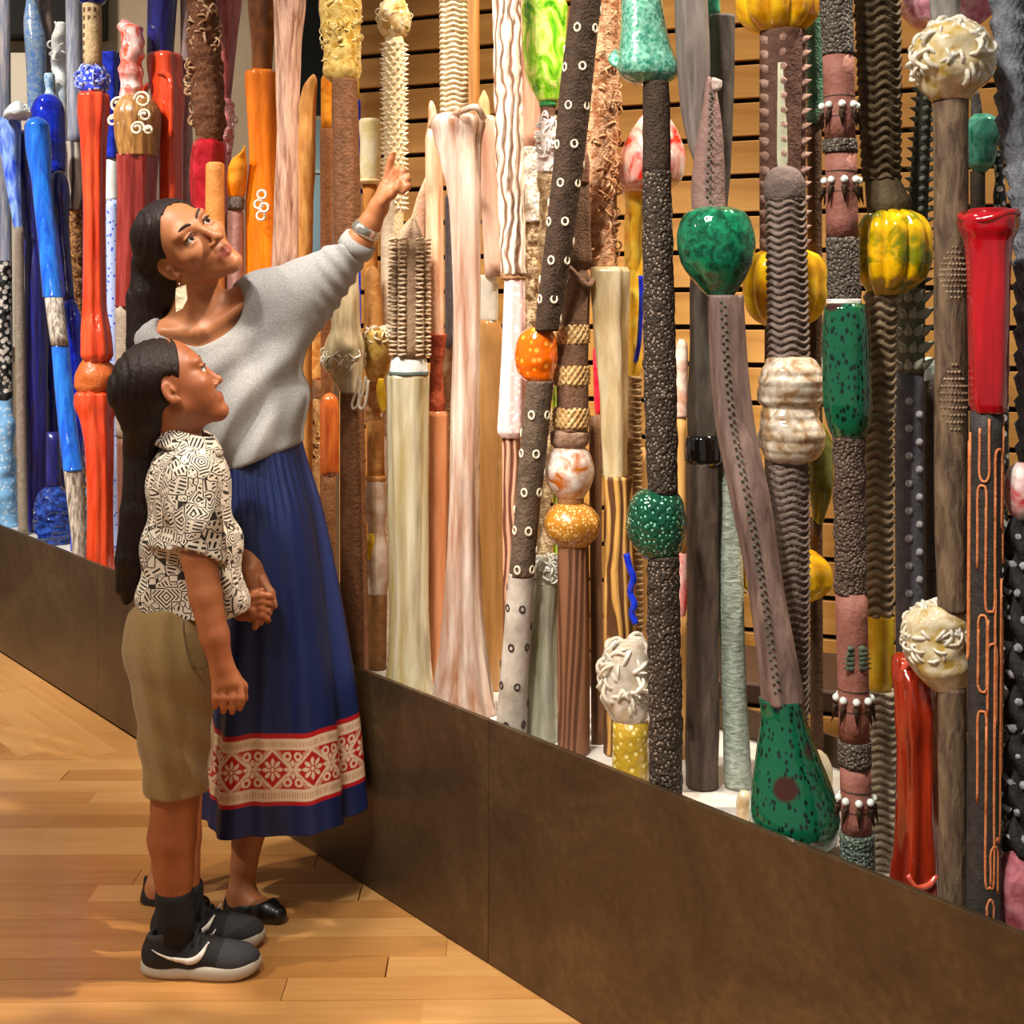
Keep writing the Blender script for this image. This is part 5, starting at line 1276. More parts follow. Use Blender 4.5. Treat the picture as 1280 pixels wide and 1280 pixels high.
# (right, up, toward) axes of the head
WB = head_basis(250, ((.38, .37, .84), (-.75, .65, .06)))
WS = 1.0
eye_mid = w_(249, 287, 2.735)
WC = eye_mid-WS*(.076*WB[1])
fd = Field((-1.02, 2.60, -.01), (-.18, 3.02, 1.66), .0027)
P = add_head(fd, WC, WB, WS)
neck_b = w_(246, 408, 2.865)
fd.cap(P(0, -.030, -.035), neck_b, .050, .053, .03)
for sx, q in ((-1, (206, 402, 2.82)), (1, (300, 372, 2.875))):      # the neck's sinews down to the collarbones
    fd.cap(P(sx*.045, -.02, -.045), w_(*( (236, 408, 2.80) if sx < 0 else (262, 404, 2.815))), .011, .009, .02)
fd.ell(w_(262, 452, 2.870), (.125, .082, .095), None, .04)
fd.cap(w_(250, 412, 2.86), w_(200, 428, 2.84), .04, .045, .04); fd.cap(w_(252, 410, 2.86), w_(322, 372, 2.88), .045, .045, .04)
fd.cap(w_(243, 417, 2.793), w_(203, 414, 2.80), .009, .007, .02); fd.cap(w_(259, 414, 2.80), w_(305, 380, 2.83), .009, .007, .02)
fd.ell(w_(300, 520, 2.87), (.095, .075, .13), None, .04)
fd.ell(w_(332, 620, 2.862), (.085, .07, .10), None, .04)
# raised left arm and pointing hand
fd.chain([(w_(325, 372, 2.88), .045), (w_(405, 345, 2.87), .040), (w_(428, 328, 2.855), .036), (w_(449, 302, 2.84), .0305), (w_(463, 279, 2.83), .0245), (w_(473, 260, 2.82), .0215)], .02)
fd.cap(w_(474, 258, 2.82), w_(483, 236, 2.815), .0195, .0185, .012); fd.cap(w_(478, 252, 2.805), w_(490, 236, 2.80), .013, .012, .012)
fd.chain([(w_(482, 231, 2.815), .0105), (w_(486, 214, 2.812), .0092), (w_(489, 199, 2.805), .0084), (w_(492, 187, 2.80), .0070)], .003, .003)
for q in (((487, 229, 2.81), (497, 212, 2.80), (504, 214, 2.785), (501, 224, 2.78)), ((488, 233, 2.805), (501, 219, 2.795), (509, 223, 2.78), (504, 233, 2.775)),
          ((488, 238, 2.80), (502, 228, 2.79), (509, 233, 2.777), (503, 240, 2.775))):
    fd.chain([(w_(*q[0]), .0090), (w_(*q[1]), .0084), (w_(*q[2]), .0076), (w_(*q[3]), .0066)], .0012)
fd.chain([(w_(479, 252, 2.80), .0115), (w_(489, 243, 2.785), .0098), (w_(497, 235, 2.775), .0082), (w_(498, 228, 2.772), .0068)], .005)
# right arm down to the child's hand
fd.chain([(w_(200, 430, 2.85), .045), (w_(222, 540, 2.83), .040), (w_(262, 618, 2.825), .034), (w_(296, 668, 2.79), .028), (w_(316, 708, 2.752), .0215)], .02)
fd.cap(w_(317, 710, 2.750), w_(327, 738, 2.728), .020, .022, .012); fd.cap(w_(312, 716, 2.725), w_(320, 740, 2.715), .014, .014, .012)
for q in (((334, 738, 2.735), (338, 756, 2.725), (334, 771, 2.715)), ((328, 742, 2.725), (331, 762, 2.71), (326, 778, 2.705)), ((322, 744, 2.715), (324, 766, 2.70), (319, 784, 2.695)), ((316, 742, 2.71), (316, 760, 2.695), (312, 774, 2.69))):
    fd.chain([(w_(*q[0]), .0105), (w_(*q[1]), .0092), (w_(*q[2]), .0074)], .003)
fd.chain([(w_(328, 724, 2.715), .0110), (w_(338, 742, 2.70), .0095), (w_(343, 757, 2.69), .0078)], .004)
# legs and feet
fd.chain([(w_(345, 690, 2.86), .060), (w_(330, 900, 2.84), .052), (w_(324, 960, 2.83), .050), (w_(312, 1030, 2.815), .040), (w_(305, 1080, 2.80), .028), (w_(302, 1112, 2.795), .026)], .03)
fd.cap(w_(301, 1116, 2.795), w_(297, 1136, 2.79), .027, .025, .02); fd.cap(w_(302, 1122, 2.79), w_(342, 1142, 2.745), .025, .020, .02)
fd.chain([(w_(328, 700, 2.88), .060), (w_(280, 900, 2.93), .050), (w_(243, 985, 2.91), .043), (w_(206, 1075, 2.87), .028), (w_(199, 1105, 2.85), .026)], .03)
fd.cap(w_(199, 1108, 2.85), w_(194, 1128, 2.845), .026, .024, .02); fd.cap(w_(200, 1112, 2.845), w_(245, 1128, 2.81), .024, .020, .02)
fd.cut((0, 0, .008), (0, 0, -1))
SKIN_W = skin_mat('#a2643e', '#b8794f', '#934a3a')
me, V = fd.mesh('body', worg, 2); paint_lips(me, V, WC, WB, WS)
obj('body', me, SKIN_W, wo)['label'] = 'brown skin, face turned up'
del fd
face_parts(wo, worg, P, WB, WS, '#2a170d', '#120a06')
# hair
fd = Field((-1.0, 2.64, .70), (-.55, 3.0, 1.66), .003)
R = np.array(WB)
fd.ell(P(0, -.018, .030), np.array((.081, .100, .088))*WS, R, .01)
fd.cut(P(0, .020, .018), .80*R[1]-.60*R[2], .008)
fd.ell(P(0, .055, .005), np.array((.055, .05, .074))*WS, R, .012, 'sub')
fd.ell(P(-.078, -.004, -.012), np.array((.02, .026, .032)), R, .008, 'sub')
fd.chain([(P(0, -.085, .02), .050), (P(-.03, -.085, -.04), .052), (w_(188, 375, 2.87), .050), (w_(184, 430, 2.85), .042), (w_(182, 490, 2.84), .036), (w_(184, 540, 2.84), .020)], .035)
fd.cap(P(.01, -.075, -.05), w_(226, 372, 2.915), .045, .030, .03); fd.cap(w_(178, 330, 2.85), w_(173, 440, 2.83), .024, .020, .02)
fd.ripple(lambda x, y, z: .0010*np.sin(x*330+2.0*np.sin(z*9)+y*190)+.0007*np.sin(x*560+y*310+2*np.sin(z*7)))
me, _ = fd.mesh('hair', worg, 1)
obj('hair', me, hair_mat('#0e0705', '#241310'), wo)['label'] = 'long straight dark brown hair'
del fd
# grey top
fd = Field((-1.0, 2.62, .85), (-.22, 3.06, 1.46), .0038)
fd.ell(w_(258, 446, 2.872), (.132, .104, .105), None, .03)
fd.ell(w_(293, 500, 2.872), (.140, .112, .125), None, .05)
fd.ell(w_(324, 560, 2.868), (.106, .104, .090), None, .05)
fd.cap(w_(262, 420, 2.87), w_(202, 432, 2.85), .062, .058, .05)
fd.cap(w_(280, 402, 2.875), w_(330, 374, 2.885), .062, .062, .05)
fd.chain([(w_(330, 376, 2.885), .062), (w_(380, 358, 2.88), .062), (w_(418, 336, 2.865), .051), (w_(446, 306, 2.845), .0375)], .03)
fd.cap(w_(350, 430, 2.875), w_(392, 372, 2.875), .055, .05, .06)
fd.cap(w_(345, 470, 2.875), w_(350, 520, 2.87), .062, .055, .05)
fd.chain([(w_(202, 432, 2.85), .058), (w_(224, 540, 2.83), .052), (w_(252, 600, 2.81), .046)], .03)
a_, b_ = w_(430, 330, 2.855), w_(448, 302.5, 2.842); fd.cut(b_, b_-a_, .004, b_-.09, b_+.09)

Rn = np.array([[.93, 0, .37], [0, 1, 0], [-.37, 0, .93]])
fd.ell(w_(248, 386, 2.80), (.098, .135, .076), Rn, .010, 'sub')
def folds(x, y, z):
    px = x/y*FP+CX; py = HY-(z-CH)/y*FP
    u = (px-330)*.80+(py-420)*.60; v = -(px-330)*.60+(py-420)*.80       # drapes hang from the raised shoulder
    f = .0075*np.sin(u*.115+1.6*np.sin(v*.016)+.4)*np.clip((py-390)/70, 0, 1)
    f += .0055*np.sin((px*.9+py*.25)*.17+1.2*np.sin(py*.025))*np.clip((py-470)/60, 0, 1)
    s_ = np.clip((px-385)/25, 0, 1); f += .0030*s_*np.sin((px*.75-py*.66)*.36)
    return f
fd.ripple(folds)
fd.cut(w_(327, 573, 2.868), (.40, 0, -1), .008)
me, _ = fd.mesh('knit_top', worg, 2)
obj('knit_top', me, cloth_mat('#7c7b7a', '#a9a9a9', 420, .9, .15, 0), wo)['label'] = 'loose heather grey knit top'
del fd
CUFF = cloth_mat('#7c7b7a', '#a9a9a9', 420, .9, .15, 0)
a_, b_ = w_(441.5, 313.5, 2.8485), w_(451, 299.5, 2.8400)
V, Q, T = tube_v([a_, a_*.5+b_*.5, b_], [.0405, .0410, .0390], 28); obj('cuff', make_mesh('cuff', V-worg, Q, T), CUFF, wo)
a_, b_ = w_(454.5, 292.5, 2.8365), w_(461, 282, 2.832)
V, Q, T = tube_v([a_, a_*.7+b_*.3, a_*.3+b_*.7, b_], [.0325, .0328, .0312, .0302], 28)
obj('bracelet', make_mesh('bracelet', V-worg, Q, T), plain('#d9d4ca', .18, .9), wo)['label'] = 'silver cuff bracelet'
# earring
le = P(-.079, -.004, -.040)
b = MB(); prof = [(-6, 0), (6, -4), (8, 14), (2, 26), (-6, 30), (-7, 14)]
Yq = 2.735
f_ = [w_(226+x, 360+y, Yq) for x, y in prof]; g_ = [q+A((.0, .004, 0)) for q in f_]
nq = len(prof); b.add(f_+g_+[np.mean(f_, 0), np.mean(g_, 0)], [[i, i+nq, (i+1) % nq+nq, (i+1) % nq] for i in range(nq)], [[i, (i+1) % nq, 2*nq] for i in range(nq)]+[[(i+1) % nq+nq, i+nq, 2*nq+1] for i in range(nq)])
er = obj('earring', (lambda m: (m.transform(Matrix.Translation(-Vector(worg))), m)[1])(b.mesh('earring', False)), gl('#d8c8a0', '#f2e8cc', 60), wo); er['label'] = 'cream shell slab earring'
V, Q, T = tube_v(smooth_path([le, (le+w_(226, 358, Yq))/2+A((0, -.006, 0)), w_(226, 360, Yq)]), .0012, 6); obj('earring_hook', make_mesh('earring_hook', V-worg, Q, T), plain('#c8c0b0', .2, 1.), wo)

# skirt
def skirt_color(u, h):            # u along the cloth (m), h above the hem (m): navy cloth with an embroidered red and cream border
    NAVYC = hexc('#0c2156')[:3]; RED = hexc('#b8141e')[:3]; CR = hexc('#e6cfb0')[:3]; CR2 = hexc('#c79c7c')[:3]
    col = np.tile(np.array(NAVYC), (len(u), 1))
    h0, h1 = .062, .212
    inb = (h > h0) & (h < h1); col[inb] = RED
    for lo, hi in ((h0+.010, h0+.034), (h1-.034, h1-.010)):
        m = (h > lo) & (h < hi); col[m] = CR
        m2 = m & (np.abs(h-(lo+hi)/2) < .0055) & (np.mod(u, .006) < .003); col[m2] = CR2
    c = (h0+h1)/2; hh = .041; y = (h-c)/hh; per = .094; x = (np.mod(u, per)/per-.5)*2; ay = np.abs(y); fld = ay < 1
    d = np.abs(x)*1.05+ay                                  # diamond rings
    m = fld & (np.abs(d-.98) < .085); col[m] = CR
    m = fld & (d > .98) & (d < 1.32) & (np.mod((np.abs(x)-ay)*9, 1) < .45) & (ay > .12); col[m] = CR     # comb teeth
    r = np.hypot(x*1.08, y); th = np.arctan2(y, x*1.08)
    m = fld & (r < .46+.10*np.cos(8*th)) & (r > .16) & (np.cos(8*th) > -.55); col[m] = CR
    m = fld & (r < .10); col[m] = CR
    xc = 1-np.abs(x); r2 = np.hypot(xc*1.08, y); th2 = np.arctan2(y, xc*1.08+1e-6)
    m = fld & (r2 < .40+.09*np.cos(8*th2)) & (r2 > .14) & (np.cos(8*th2) > -.5); col[m] = CR
    m = fld & (np.abs(np.hypot(xc*1.08-.30, ay-.66)-.17) < .065); col[m] = CR
    m = fld & (r2 < .08); col[m] = CR
    return col
spec = [  # z at ring centre (px row), centre x, half-width px, depth half m, Y, tilt
    (566, 327, 49, .088, 2.868, .43), (590, 330, 52, .095, 2.866, .33), (640, 337, 62, .108, 2.862, .17), (720, 344, 72, .122, 2.858, .07),
    (820, 348, 83, .136, 2.854, .03), (900, 349, 92, .146, 2.850, .02), (1012, 350, 101, .158, 2.845, .02)]
ys = np.array([s_[0] for s_ in spec], float)
nv1 = np.linspace(566, 880, 80); nv2 = np.linspace(881, 1012, 110); yi = np.concatenate([nv1, nv2]); nth = 900
prm = [pchip(ys, [s_[k] for s_ in spec], yi)[:, None] for k in range(1, 6)]
cx_, hw_, dp_, Yc, tilt = prm
th = np.linspace(0, 2*np.pi, nth, endpoint=False)[None, :]
v = ((yi-566)/(1012-566))[:, None]
amp = np.clip(v*1.6, 0, 1)**.8
pl_ = .085*np.sin(6*th+.9+.6*np.sin(2*th+.5))+.030*np.sin(13*th+2.1+.9*v)+.008*np.sin(23*th+1.1)
small = .018*np.sin(38*th+.6*np.sin(5*th))*np.exp(-((v-.09)/.08)**2)
rad = 1+amp*pl_+small
Xc = (cx_-CX)/FP*Yc; Zc = CH-(yi[:, None]-HY)/FP*Yc
X = Xc+rad*np.cos(th)*hw_*Yc/FP; Yv = Yc+rad*np.sin(th)*dp_; Z = Zc+tilt*np.cos(th)*hw_*Yc/FP+amp*.004*np.sin(7*th+.9)
G = np.stack([X, Yv, Z], -1)
arc = np.linalg.norm(np.roll(G[-1], -1, 0)-G[-1], axis=1); ucoord = np.concatenate([[0], np.cumsum(arc)[:-1]])
hgt = np.concatenate([np.cumsum(np.linalg.norm(np.diff(G[::-1, nth//4*3], axis=0), axis=1))[::-1], [0]])
col = skirt_color(np.tile(ucoord[None], (len(yi), 1)).ravel(), np.repeat(hgt, nth))
me = make_mesh('skirt', G.reshape(-1, 3)-worg, grid_faces(len(yi), nth)[:, ::-1])
ca = me.color_attributes.new('print', 'FLOAT_COLOR', 'POINT'); ca.data.foreach_set('color', np.concatenate([col, np.ones((len(col), 1))], 1).astype(np.float32).ravel())
t = NT('printed_skirt'); at = t.n('ShaderNodeAttribute', attribute_name='print'); t.l(at.outputs['Color'], t.b.inputs['Base Color'])
vv = t.coords((1, 1, .15)); t.bump(t.noise(vv, 60, 3), .12, .004); t.set(Roughness=.5)
sk = obj('skirt', me, t.m, wo); sk['label'] = 'long navy blue skirt with red and cream embroidered border'
so = sk.modifiers.new('thickness', 'SOLIDIFY'); so.thickness = .003; so.offset = -1
# black flats
def flat_shoe(heel, ball, toe, rise):
    f = Field(np.minimum(np.minimum(heel, ball), toe)-.06, np.maximum(np.maximum(heel, ball), toe)+.09, .0025)
    f.chain([(heel, .028), (ball, .027), (toe, .0195)], .02); f.cap(heel+A((-.012, 0, .0)), rise, .016, .008, .015)
    mid = heel*.45+ball*.55; f.ell(mid+A((.0, 0, .048)), (.052, .040, .036), None, .006, 'sub')
    f.ell(heel+A((.014, 0, .055)), (.030, .024, .050), None, .006, 'sub')
    f.cut((0, 0, .001), (0, 0, -1)); m, _ = f.mesh('flat_shoe', worg, 1); return m
BLK = plain('#121012', .38, 0, .5, .15)
obj('flat_shoe', flat_shoe(w_(297, 1133, 2.79), w_(334, 1138, 2.755), w_(347, 1143, 2.742), w_(288, 1108, 2.79)), BLK, wo)['label'] = 'black ballet flat'
obj('flat_shoe', flat_shoe(w_(193, 1124, 2.845), w_(238, 1128, 2.815), w_(252, 1131, 2.80), w_(184, 1098, 2.845)), BLK, wo)

# ---------------------------------------------------------------- the child
bo = empty('person', (W(220, 1200, 2.585).x, 2.585, 0), 'person in patterned black and white shirt and khaki shorts, gazing upward', 'person')
borg = A(bo.location); Y0 = 2.585
BB_ = head_basis(235, ((.87, .48, -.10), (-.48, .87, 0.0)))
BS = .93
BC = w_(254, 461, 2.555)-BS*(.0745*BB_[1]-.0315*BB_[0])
fd = Field((-.98, 2.30, -.005), (-.38, 2.80, 1.30), .0026)
P2 = add_head(fd, BC, BB_, BS, True)
fd.cap(P2(0, -.028, -.045), w_(232, 572, 2.59), .040, .043, .03)
fd.ell(w_(238, 640, 2.59), (.07, .105, .12), None, .04); fd.cap(w_(238, 588, 2.59), w_(240, 592, 2.49), .045, .04, .04); fd.cap(w_(238, 588, 2.59), w_(240, 592, 2.68), .045, .04, .04)
# right arm, hanging, with a loosely curled hand
fd.chain([(w_(240, 600, 2.475), .038), (w_(249, 695, 2.455), .0335), (w_(257, 745, 2.445), .0305), (w_(268, 795, 2.44), .0275), (w_(277, 832, 2.44), .0215)], .02)
fd.cap(w_(278, 834, 2.44), w_(284, 852, 2.438), .020, .020, .012); fd.cap(w_(273, 842, 2.437), w_(273, 854, 2.432), .013, .012, .012); fd.cap(w_(285, 840, 2.44), w_(295, 854, 2.436), .013, .012, .012)
for i, (x0, x1, yb) in enumerate(((270, 270, 884), (280, 280, 890), (290, 291, 891), (299, 301, 886))):
    dY = .002*i
    fd.chain([(w_(x0, 856, 2.430+dY), .0092), (w_(x1, 872, 2.424+dY), .0082), (w_(x1, yb-7, 2.427+dY), .0076), (w_(x1-1, yb-1, 2.436+dY), .0064)], .0015, .003)
fd.chain([(w_(292, 842, 2.450), .0105), (w_(303, 858, 2.456), .0088), (w_(306, 873, 2.458), .0072)], .005)
# left arm reaching to the woman's hand, fingers wrapped over hers
fd.chain([(w_(246, 600, 2.69), .038), (w_(275, 700, 2.71), .031), (w_(288, 752, 2.69), .024), (w_(303, 764, 2.668), .0195)], .02)
fd.cap(w_(304, 764, 2.666), w_(314, 763, 2.655), .0175, .0165, .01)
for i, (ya, yb) in enumerate(((747, 745), (755, 754), (763, 764), (771, 773))):
    fd.chain([(w_(315, ya, 2.652), .0086), (w_(326, ya-3, 2.652), .0084), (w_(336-i*1.2, yb, 2.660), .0076), (w_(340-i*1.5, yb+3, 2.672), .0062)], .0015, .003)
fd.chain([(w_(307, 754, 2.668), .0092), (w_(317, 743, 2.668), .0080), (w_(327, 738, 2.672), .0066)], .004)
# legs
fd.chain([(w_(217, 830, 2.53), .050), (w_(220, 960, 2.53), .045), (w_(219, 1000, 2.53), .046), (w_(215, 1046, 2.53), .0465), (w_(217, 1090, 2.53), .038), (w_(219, 1130, 2.53), .032)], .02)
fd.chain([(w_(224, 830, 2.64), .050), (w_(226, 960, 2.645), .045), (w_(224, 1046, 2.645), .044), (w_(231, 1125, 2.645), .030)], .02)
SKIN_B = skin_mat('#8e4e2c', '#a4623a', '#90442e')
me, V = fd.mesh('body', borg, 2); paint_lips(me, V, BC, BB_, BS)
obj('body', me, SKIN_B, bo)['label'] = 'brown skin, face in profile turned up'
del fd
face_parts(bo, borg, P2, BB_, BS, '#3a2416', '#1a0f0a', True)
# hair drawn back into a long tail
fd = Field((-.98, 2.44, .66), (-.50, 2.78, 1.32), .003); R = np.array(BB_)
fd.ell(P2(0, -.020, .028), np.array((.0795, .096, .086))*BS, R, .01)
fd.cut(P2(0, .034, .032), .86*R[1]-.50*R[2], .008)
fd.ell(P2(-.078, -.004, -.010), np.array((.022, .024, .034)), R, .008, 'sub')
fd.ell(P2(0, .03, -.05), np.array((.085, .065, .06)), R, .01, 'sub')
fd.chain([(P2(0, -.075, .02), .045), (P2(0, -.085, -.035), .042), (w_(178, 560, 2.575), .036), (w_(173, 640, 2.565), .034), (w_(164, 700, 2.56), .031), (w_(160, 735, 2.56), .022), (w_(158, 752, 2.56), .008)], .03)
fd.ripple(lambda x, y, z: .0010*np.sin(x*330+2.4*np.sin(z*12)+y*190)+.0007*np.sin(x*560+y*310+2*np.sin(z*11)))
me, _ = fd.mesh('hair', borg, 1); obj('hair', me, hair_mat('#0e0705', '#26150f'), bo)['label'] = 'dark brown hair in a long tail'
del fd
# patterned shirt
def print_mat():
    t = NT('block_print'); v = t.coords((1, .8, 1)); SCV = 30
    def vor(feature):
        n = t.n('ShaderNodeTexVoronoi', feature=feature); n.inputs['Scale'].default_value = SCV; n.inputs['Randomness'].default_value = .8
        if feature == 'F1': n.distance = 'MANHATTAN'
        t.l(v, n.inputs['Vector']); return n
    vo = vor('F1'); v2 = vor('F2'); v2.distance = 'MANHATTAN'
    sep = t.n('ShaderNodeSeparateColor'); t.l(vo.outputs['Color'], sep.inputs[0])
    ang = t.math('MULTIPLY', t.math('FLOOR', t.math('MULTIPLY', sep.outputs[0], 4)), .785)
    rot = t.n('ShaderNodeVectorRotate', rotation_type='Y_AXIS'); t.l(v, rot.inputs['Vector']); t.l(t.math('ADD', ang, .55), rot.inputs['Angle'])
    sx = t.n('ShaderNodeSeparateXYZ'); t.l(rot.outputs[0], sx.inputs[0])
    fr = t.math('ADD', 620, t.math('MULTIPLY', sep.outputs[1], 420))
    hatch = t.math('GREATER_THAN', t.math('SINE', t.math('MULTIPLY', sx.outputs[0], fr)), .05)
    s2 = t.math('GREATER_THAN', t.math('SINE', t.math('MULTIPLY', sx.outputs[2], 260)), -.7)
    hatch = t.math('MULTIPLY', hatch, s2)
    ringp = t.math('GREATER_THAN', t.math('SINE', t.math('MULTIPLY', vo.outputs['Distance'], 26)), .1)
    pick = t.math('GREATER_THAN', sep.outputs[2], .55)
    body = t.math('ADD', t.math('MULTIPLY', pick, ringp), t.math('MULTIPLY', t.math('SUBTRACT', 1, pick), hatch))
    gap = t.math('SUBTRACT', v2.outputs['Distance'], vo.outputs['Distance'])
    e1 = t.math('LESS_THAN', gap, .07); e2 = t.math('LESS_THAN', gap, .20)
    ink = t.math('MAXIMUM', e1, t.math('MULTIPLY', body, t.math('SUBTRACT', 1, e2)))
    t.l(t.ramp(ink, [(.3, hexc('#ded3c2')), (.7, hexc('#2c211a'))]), t.b.inputs['Base Color']); t.set(Roughness=.8)
    t.bump(t.noise(v, 300, 2), .1, .002); return t.m
fd = Field((-.98, 2.36, .70), (-.46, 2.80, 1.14), .0033)
fd.ell(w_(236, 610, 2.59), (.082, .118, .105), None, .03); fd.ell(w_(240, 690, 2.59), (.098, .122, .12), None, .04); fd.ell(w_(244, 752, 2.59), (.110, .126, .075), None, .05)
fd.cap(w_(234, 588, 2.59), w_(240, 596, 2.485), .052, .048, .03); fd.cap(w_(234, 588, 2.59), w_(242, 596, 2.685), .052, .048, .03)
fd.chain([(w_(240, 598, 2.48), .050), (w_(245, 655, 2.463), .050), (w_(251, 715, 2.455), .052)], .025)
fd.chain([(w_(243, 598, 2.675), .048), (w_(264, 690, 2.680), .044)], .025)
fd.ell(w_(231, 540, 2.585), (.050, .054, .036), None, .006, 'sub')
def sfold(x, y, z):
    px = x/y*FP+CX; py = HY-(z-CH)/y*FP
    return (.0035*np.sin(px*.11+.05*py+1.2*np.sin(py*.03))+.0028*np.sin(py*.085-px*.05))*np.clip((py-600)/60, .2, 1)
fd.ripple(sfold)
p_, d_ = w_(250, 697, 2.455), A((.35, 0, -1)); fd.cut(p_, (-.28, -.45, -1), .003, (-.98, 2.36, .70), (-.46, 2.497, 1.14))
fd.cut(w_(245, 769, 2.59), (-.26, 0, -1), .004)
SHIRT = print_mat()
me, _ = fd.mesh('shirt', borg, 2); obj('shirt', me, SHIRT, bo)['label'] = 'short-sleeved shirt with black and white geometric print'
del fd
# collar
a = np.linspace(-2.85, 2.85, 40); nn = len(a)
cc = w_(231, 552, 2.585); rows = []
for rr, dz in ((.046, .020), (.049, .023), (.053, .020), (.066, -.006), (.068, -.012), (.062, -.010)):
    rows.append(np.stack([cc[0]+.006+np.cos(a)*rr, cc[1]+np.sin(a)*rr*1.12, cc[2]+dz-.012*np.cos(a)*1.3], -1))
G = np.array(rows); me = make_mesh('collar', G.reshape(-1, 3)-borg, grid_faces(len(rows), nn, False))
co_ = obj('collar', me, SHIRT, bo); s_ = co_.modifiers.new('thickness', 'SOLIDIFY'); s_.thickness = .003
bt = obj('button', ball_mesh('button', .0055, plain('#e8e4da', .3)), None, bo, Vector(w_(262, 560, 2.565)-borg))
# khaki shorts
fd = Field((-.90, 2.38, .28), (-.50, 2.80, .80), .0035)
fd.ell(w_(216, 800, 2.585), (.088, .122, .10), None, .03)
fd.cap(w_(218, 770, 2.585), w_(219, 800, 2.585), .078, .09, .04)
fd.cap(w_(217, 835, 2.53), w_(221, 1010, 2.53), .080, .058, .03); fd.cap(w_(222, 835, 2.645), w_(227, 1010, 2.648), .078, .057, .03)
fd.ripple(lambda x, y, z: .0028*np.sin(z*75+x*40+2*np.sin(y*30))*np.clip((.75-z)/.3, .2, 1)+.002*np.sin(x*130+z*25))
fd.cut(w_(220, 989, 2.53), (0, 0, -1), .003); fd.cut(w_(220, 752, 2.585), (0, 0, 1), .003)
me, _ = fd.mesh('shorts', borg, 2); KH = cloth_mat('#80653a', '#937848', 300, .9, .25); obj('shorts', me, KH, bo)['label'] = 'khaki cotton shorts'
del fd
def strip(name, pts, r, mat, parent, org):
    V, Q, T = tube_v(smooth_path([w_(*q) for q in pts]), r, 6); return obj(name, make_mesh(name, V-org, Q, T), mat, parent)
SEAM = cloth_mat('#5f4a28', '#6f5932', 300)
strip('pocket_seam', [(229, 775, 2.466), (231, 800, 2.462), (238, 826, 2.462), (250, 836, 2.468), (262, 826, 2.480)], .0022, SEAM, bo, borg)
strip('back_pocket_seam', [(170, 800, 2.53), (182, 806, 2.492), (198, 808, 2.472)], .0018, SEAM, bo, borg)
strip('hem_stitch', [(187, 976, 2.525), (200, 979, 2.490), (221, 980, 2.476), (242, 979, 2.488), (254, 976, 2.52)], .0014, SEAM, bo, borg)
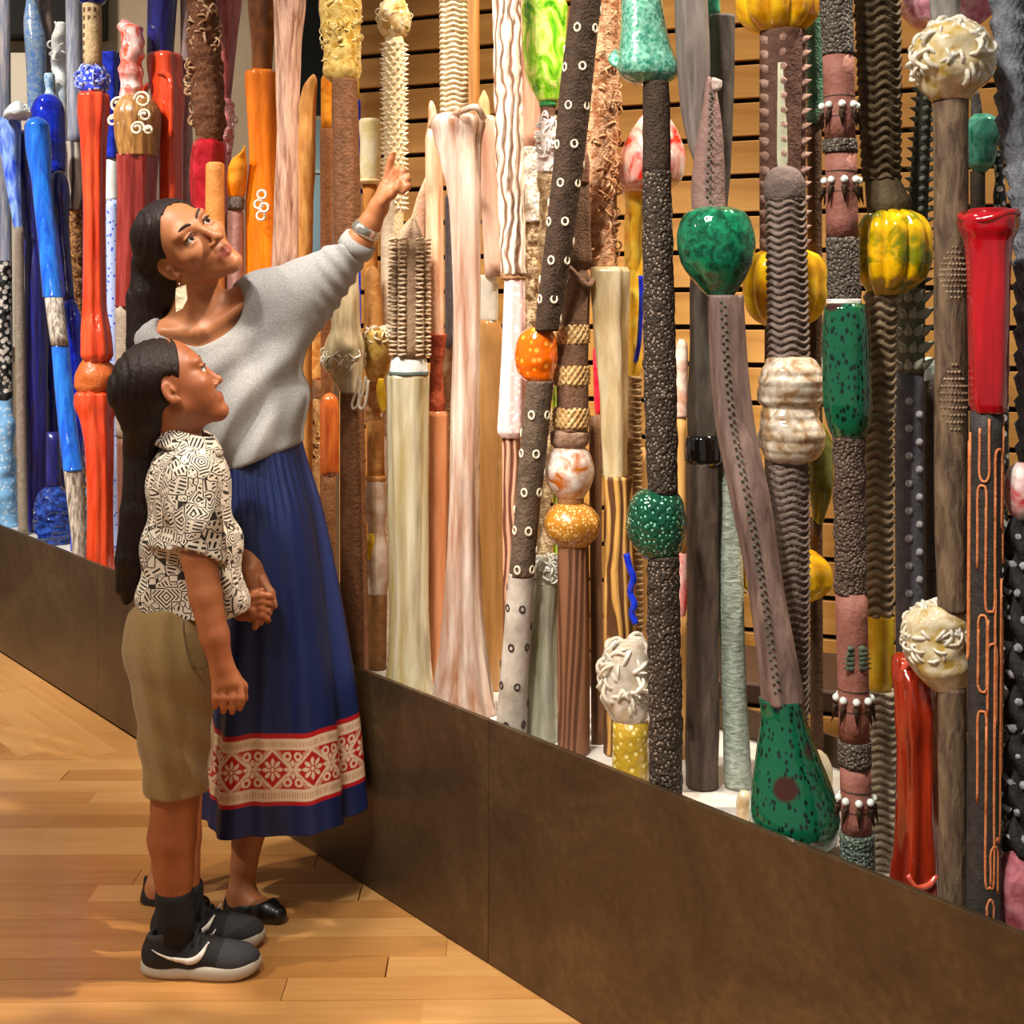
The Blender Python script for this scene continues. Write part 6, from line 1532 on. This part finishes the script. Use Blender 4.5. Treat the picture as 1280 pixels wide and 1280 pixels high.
# socks and trainers
SOCK = cloth_mat('#0a0a0b', '#141416', 400, .9, .3, 0)
for (xa, Yq, top) in ((219, 2.53, 1112), (232, 2.645, 1104)):
    V, Q, T = tube_v([w_(xa-1, top, Yq), w_(xa-1, top+6, Yq), w_(xa, top+30, Yq), w_(xa+2, top+60, Yq)], [.036, .0375, .036, .037], 26)
    obj('sock', make_mesh('sock', V-borg, Q, T), SOCK, bo)
UP = cloth_mat('#101012', '#202024', 500, .8, .4, 0); TOEM = cloth_mat('#26272b', '#3c3e44', 500, .8, .5, 0); SOLE = plain('#bdb6a9', .6); SWM = plain('#e6e2da', .45); LACE = plain('#141416', .7)
def trainer(x0, Yq, sh):
    # outline of the sole: heel at x0, 0.236 m long, seen from above
    hx = w_(x0, 1200, Yq)[0]; L = .236
    root = empty('trainer_tmp', (0, 0, 0))
    n = 44; a = np.linspace(0, 2*np.pi, n, endpoint=False)
    def outline(grow, zc, lift):
        u = .5-.5*np.cos(a); side = np.sin(a)
        wdt = np.where(u < .5, .030+.002*np.sin(u*6), .030+.012*np.sin(np.clip((u-.35)/.65, 0, 1)*np.pi*.62))
        prof = np.sqrt(np.clip(1-(np.abs(2*u-1))**4.5, 0, 1))
        x = hx-grow+u*(L+2*grow); y = Yq+side/np.maximum(np.abs(side), 1e-6)*np.minimum(1, prof)*(wdt+grow)*np.minimum(1, np.abs(side)*3)
        z = zc+lift*np.clip((u-.72)/.28, 0, 1)**2
        return np.stack([x, y, z+0*u], -1)
    rows = [outline(-.012, .003, .012), outline(-.002, .001, .010), outline(.003, .010, .010), outline(.002, .022, .008), outline(-.002, .029, .005), outline(-.02, .029, .005)]
    G = np.array(rows); m = len(rows); V = np.concatenate([G.reshape(-1, 3), [G[0].mean(0)], [G[-1].mean(0)]])
    so_ = obj('trainer', make_mesh('trainer', V-borg, grid_faces(m, n), caps(m, n, m*n, m*n+1)), SOLE, bo); so_['label'] = 'black and grey trainer on an off-white sole'
    bpy.data.objects.remove(root)
    f = Field((hx-.03, Yq-.07, -.005), (hx+.27, Yq+.07, .16), .0025)
    f.ell((hx+.040, Yq, .040), (.040, .033, .040), None, .02); f.ell((hx+.11, Yq, .035), (.075, .036, .038), None, .025); f.ell((hx+.18, Yq, .030), (.055, .040, .028), None, .02)
    f.cap((hx+.055, Yq, .060), (hx+.050, Yq, .090), .036, .038, .02); f.cap((hx+.095, Yq, .070), (hx+.085, Yq, .098), .018, .012, .02)
    f.cut((hx+.05, Yq, .093), (-.35, 0, 1), .006); f.cap((hx+.052, Yq, .085), (hx+.050, Yq, .13), .029, .031, .006, 'sub')
    f.cut((0, 0, .020), (0, 0, -1))
    me, V = f.mesh('upper', borg, 1); me.materials.append(UP); me.materials.append(TOEM)
    cen = np.zeros((len(me.polygons), 3), np.float32); me.polygons.foreach_get('center', cen.ravel()); cen = cen+borg
    mi = ((cen[:, 0] > hx+.155+.25*(cen[:, 2]-.03)) | ((cen[:, 2] > .078) & (cen[:, 0] < hx+.075))).astype(np.int32); me.polygons.foreach_set('material_index', mi)
    obj('upper', me, None, so_)
    for side in (-1, 1):
        # tick-shaped mark: a short rising tail and a long sweeping stroke
        top = [(.140, .072), (.118, .052), (.098, .045), (.07, .049), (.03, .062)]; bot = [(.140, .072), (.126, .044), (.104, .034), (.072, .042), (.03, .062)]
        ta = smooth_path([A((x, z, 0)) for x, z in top], 6); tb = smooth_path([A((x, z, 0)) for x, z in bot], 6)
        def surf(x, z):
            # outward from the shoe: sample the field
            col_ = f.D[int((hx+x-f.lo[0])/f.h), :, int((z-f.lo[2])/f.h)]; ins = np.where(col_ < 0)[0]
            if len(ins) == 0: return Yq+side*.03
            return f.lo[1]+(ins[0] if side < 0 else ins[-1])*f.h+side*.0018
        rows_a = [A((hx+p[0], surf(p[0], p[1]), p[1])) for p in ta]; rows_b = [A((hx+p[0], surf(p[0], p[1]), p[1])) for p in tb]
        V = np.concatenate([np.array(rows_a), np.array(rows_b)]); k = len(ta)
        Q = np.array([[i, i+1, k+i+1, k+i] for i in range(k-1)]); mk = obj('side_tick', make_mesh('side_tick', V-borg, Q), SWM, so_)
        sd = mk.modifiers.new('thickness', 'SOLIDIFY'); sd.thickness = .003; sd.offset = 0
    for i in range(5):
        x = hx+.098+i*.013; z = .096-i*.0085
        V, Q, T = tube_v(smooth_path([A((x-.003, Yq-.026, z-.022)), A((x, Yq-.012, z-.003)), A((x+.002, Yq+.012, z-.003)), A((x-.001, Yq+.026, z-.022))]), .0028, 6)
        obj('lace', make_mesh('lace', V-borg, Q, T), LACE, so_)
trainer(177, 2.535, 0)
trainer(188, 2.648, 0)
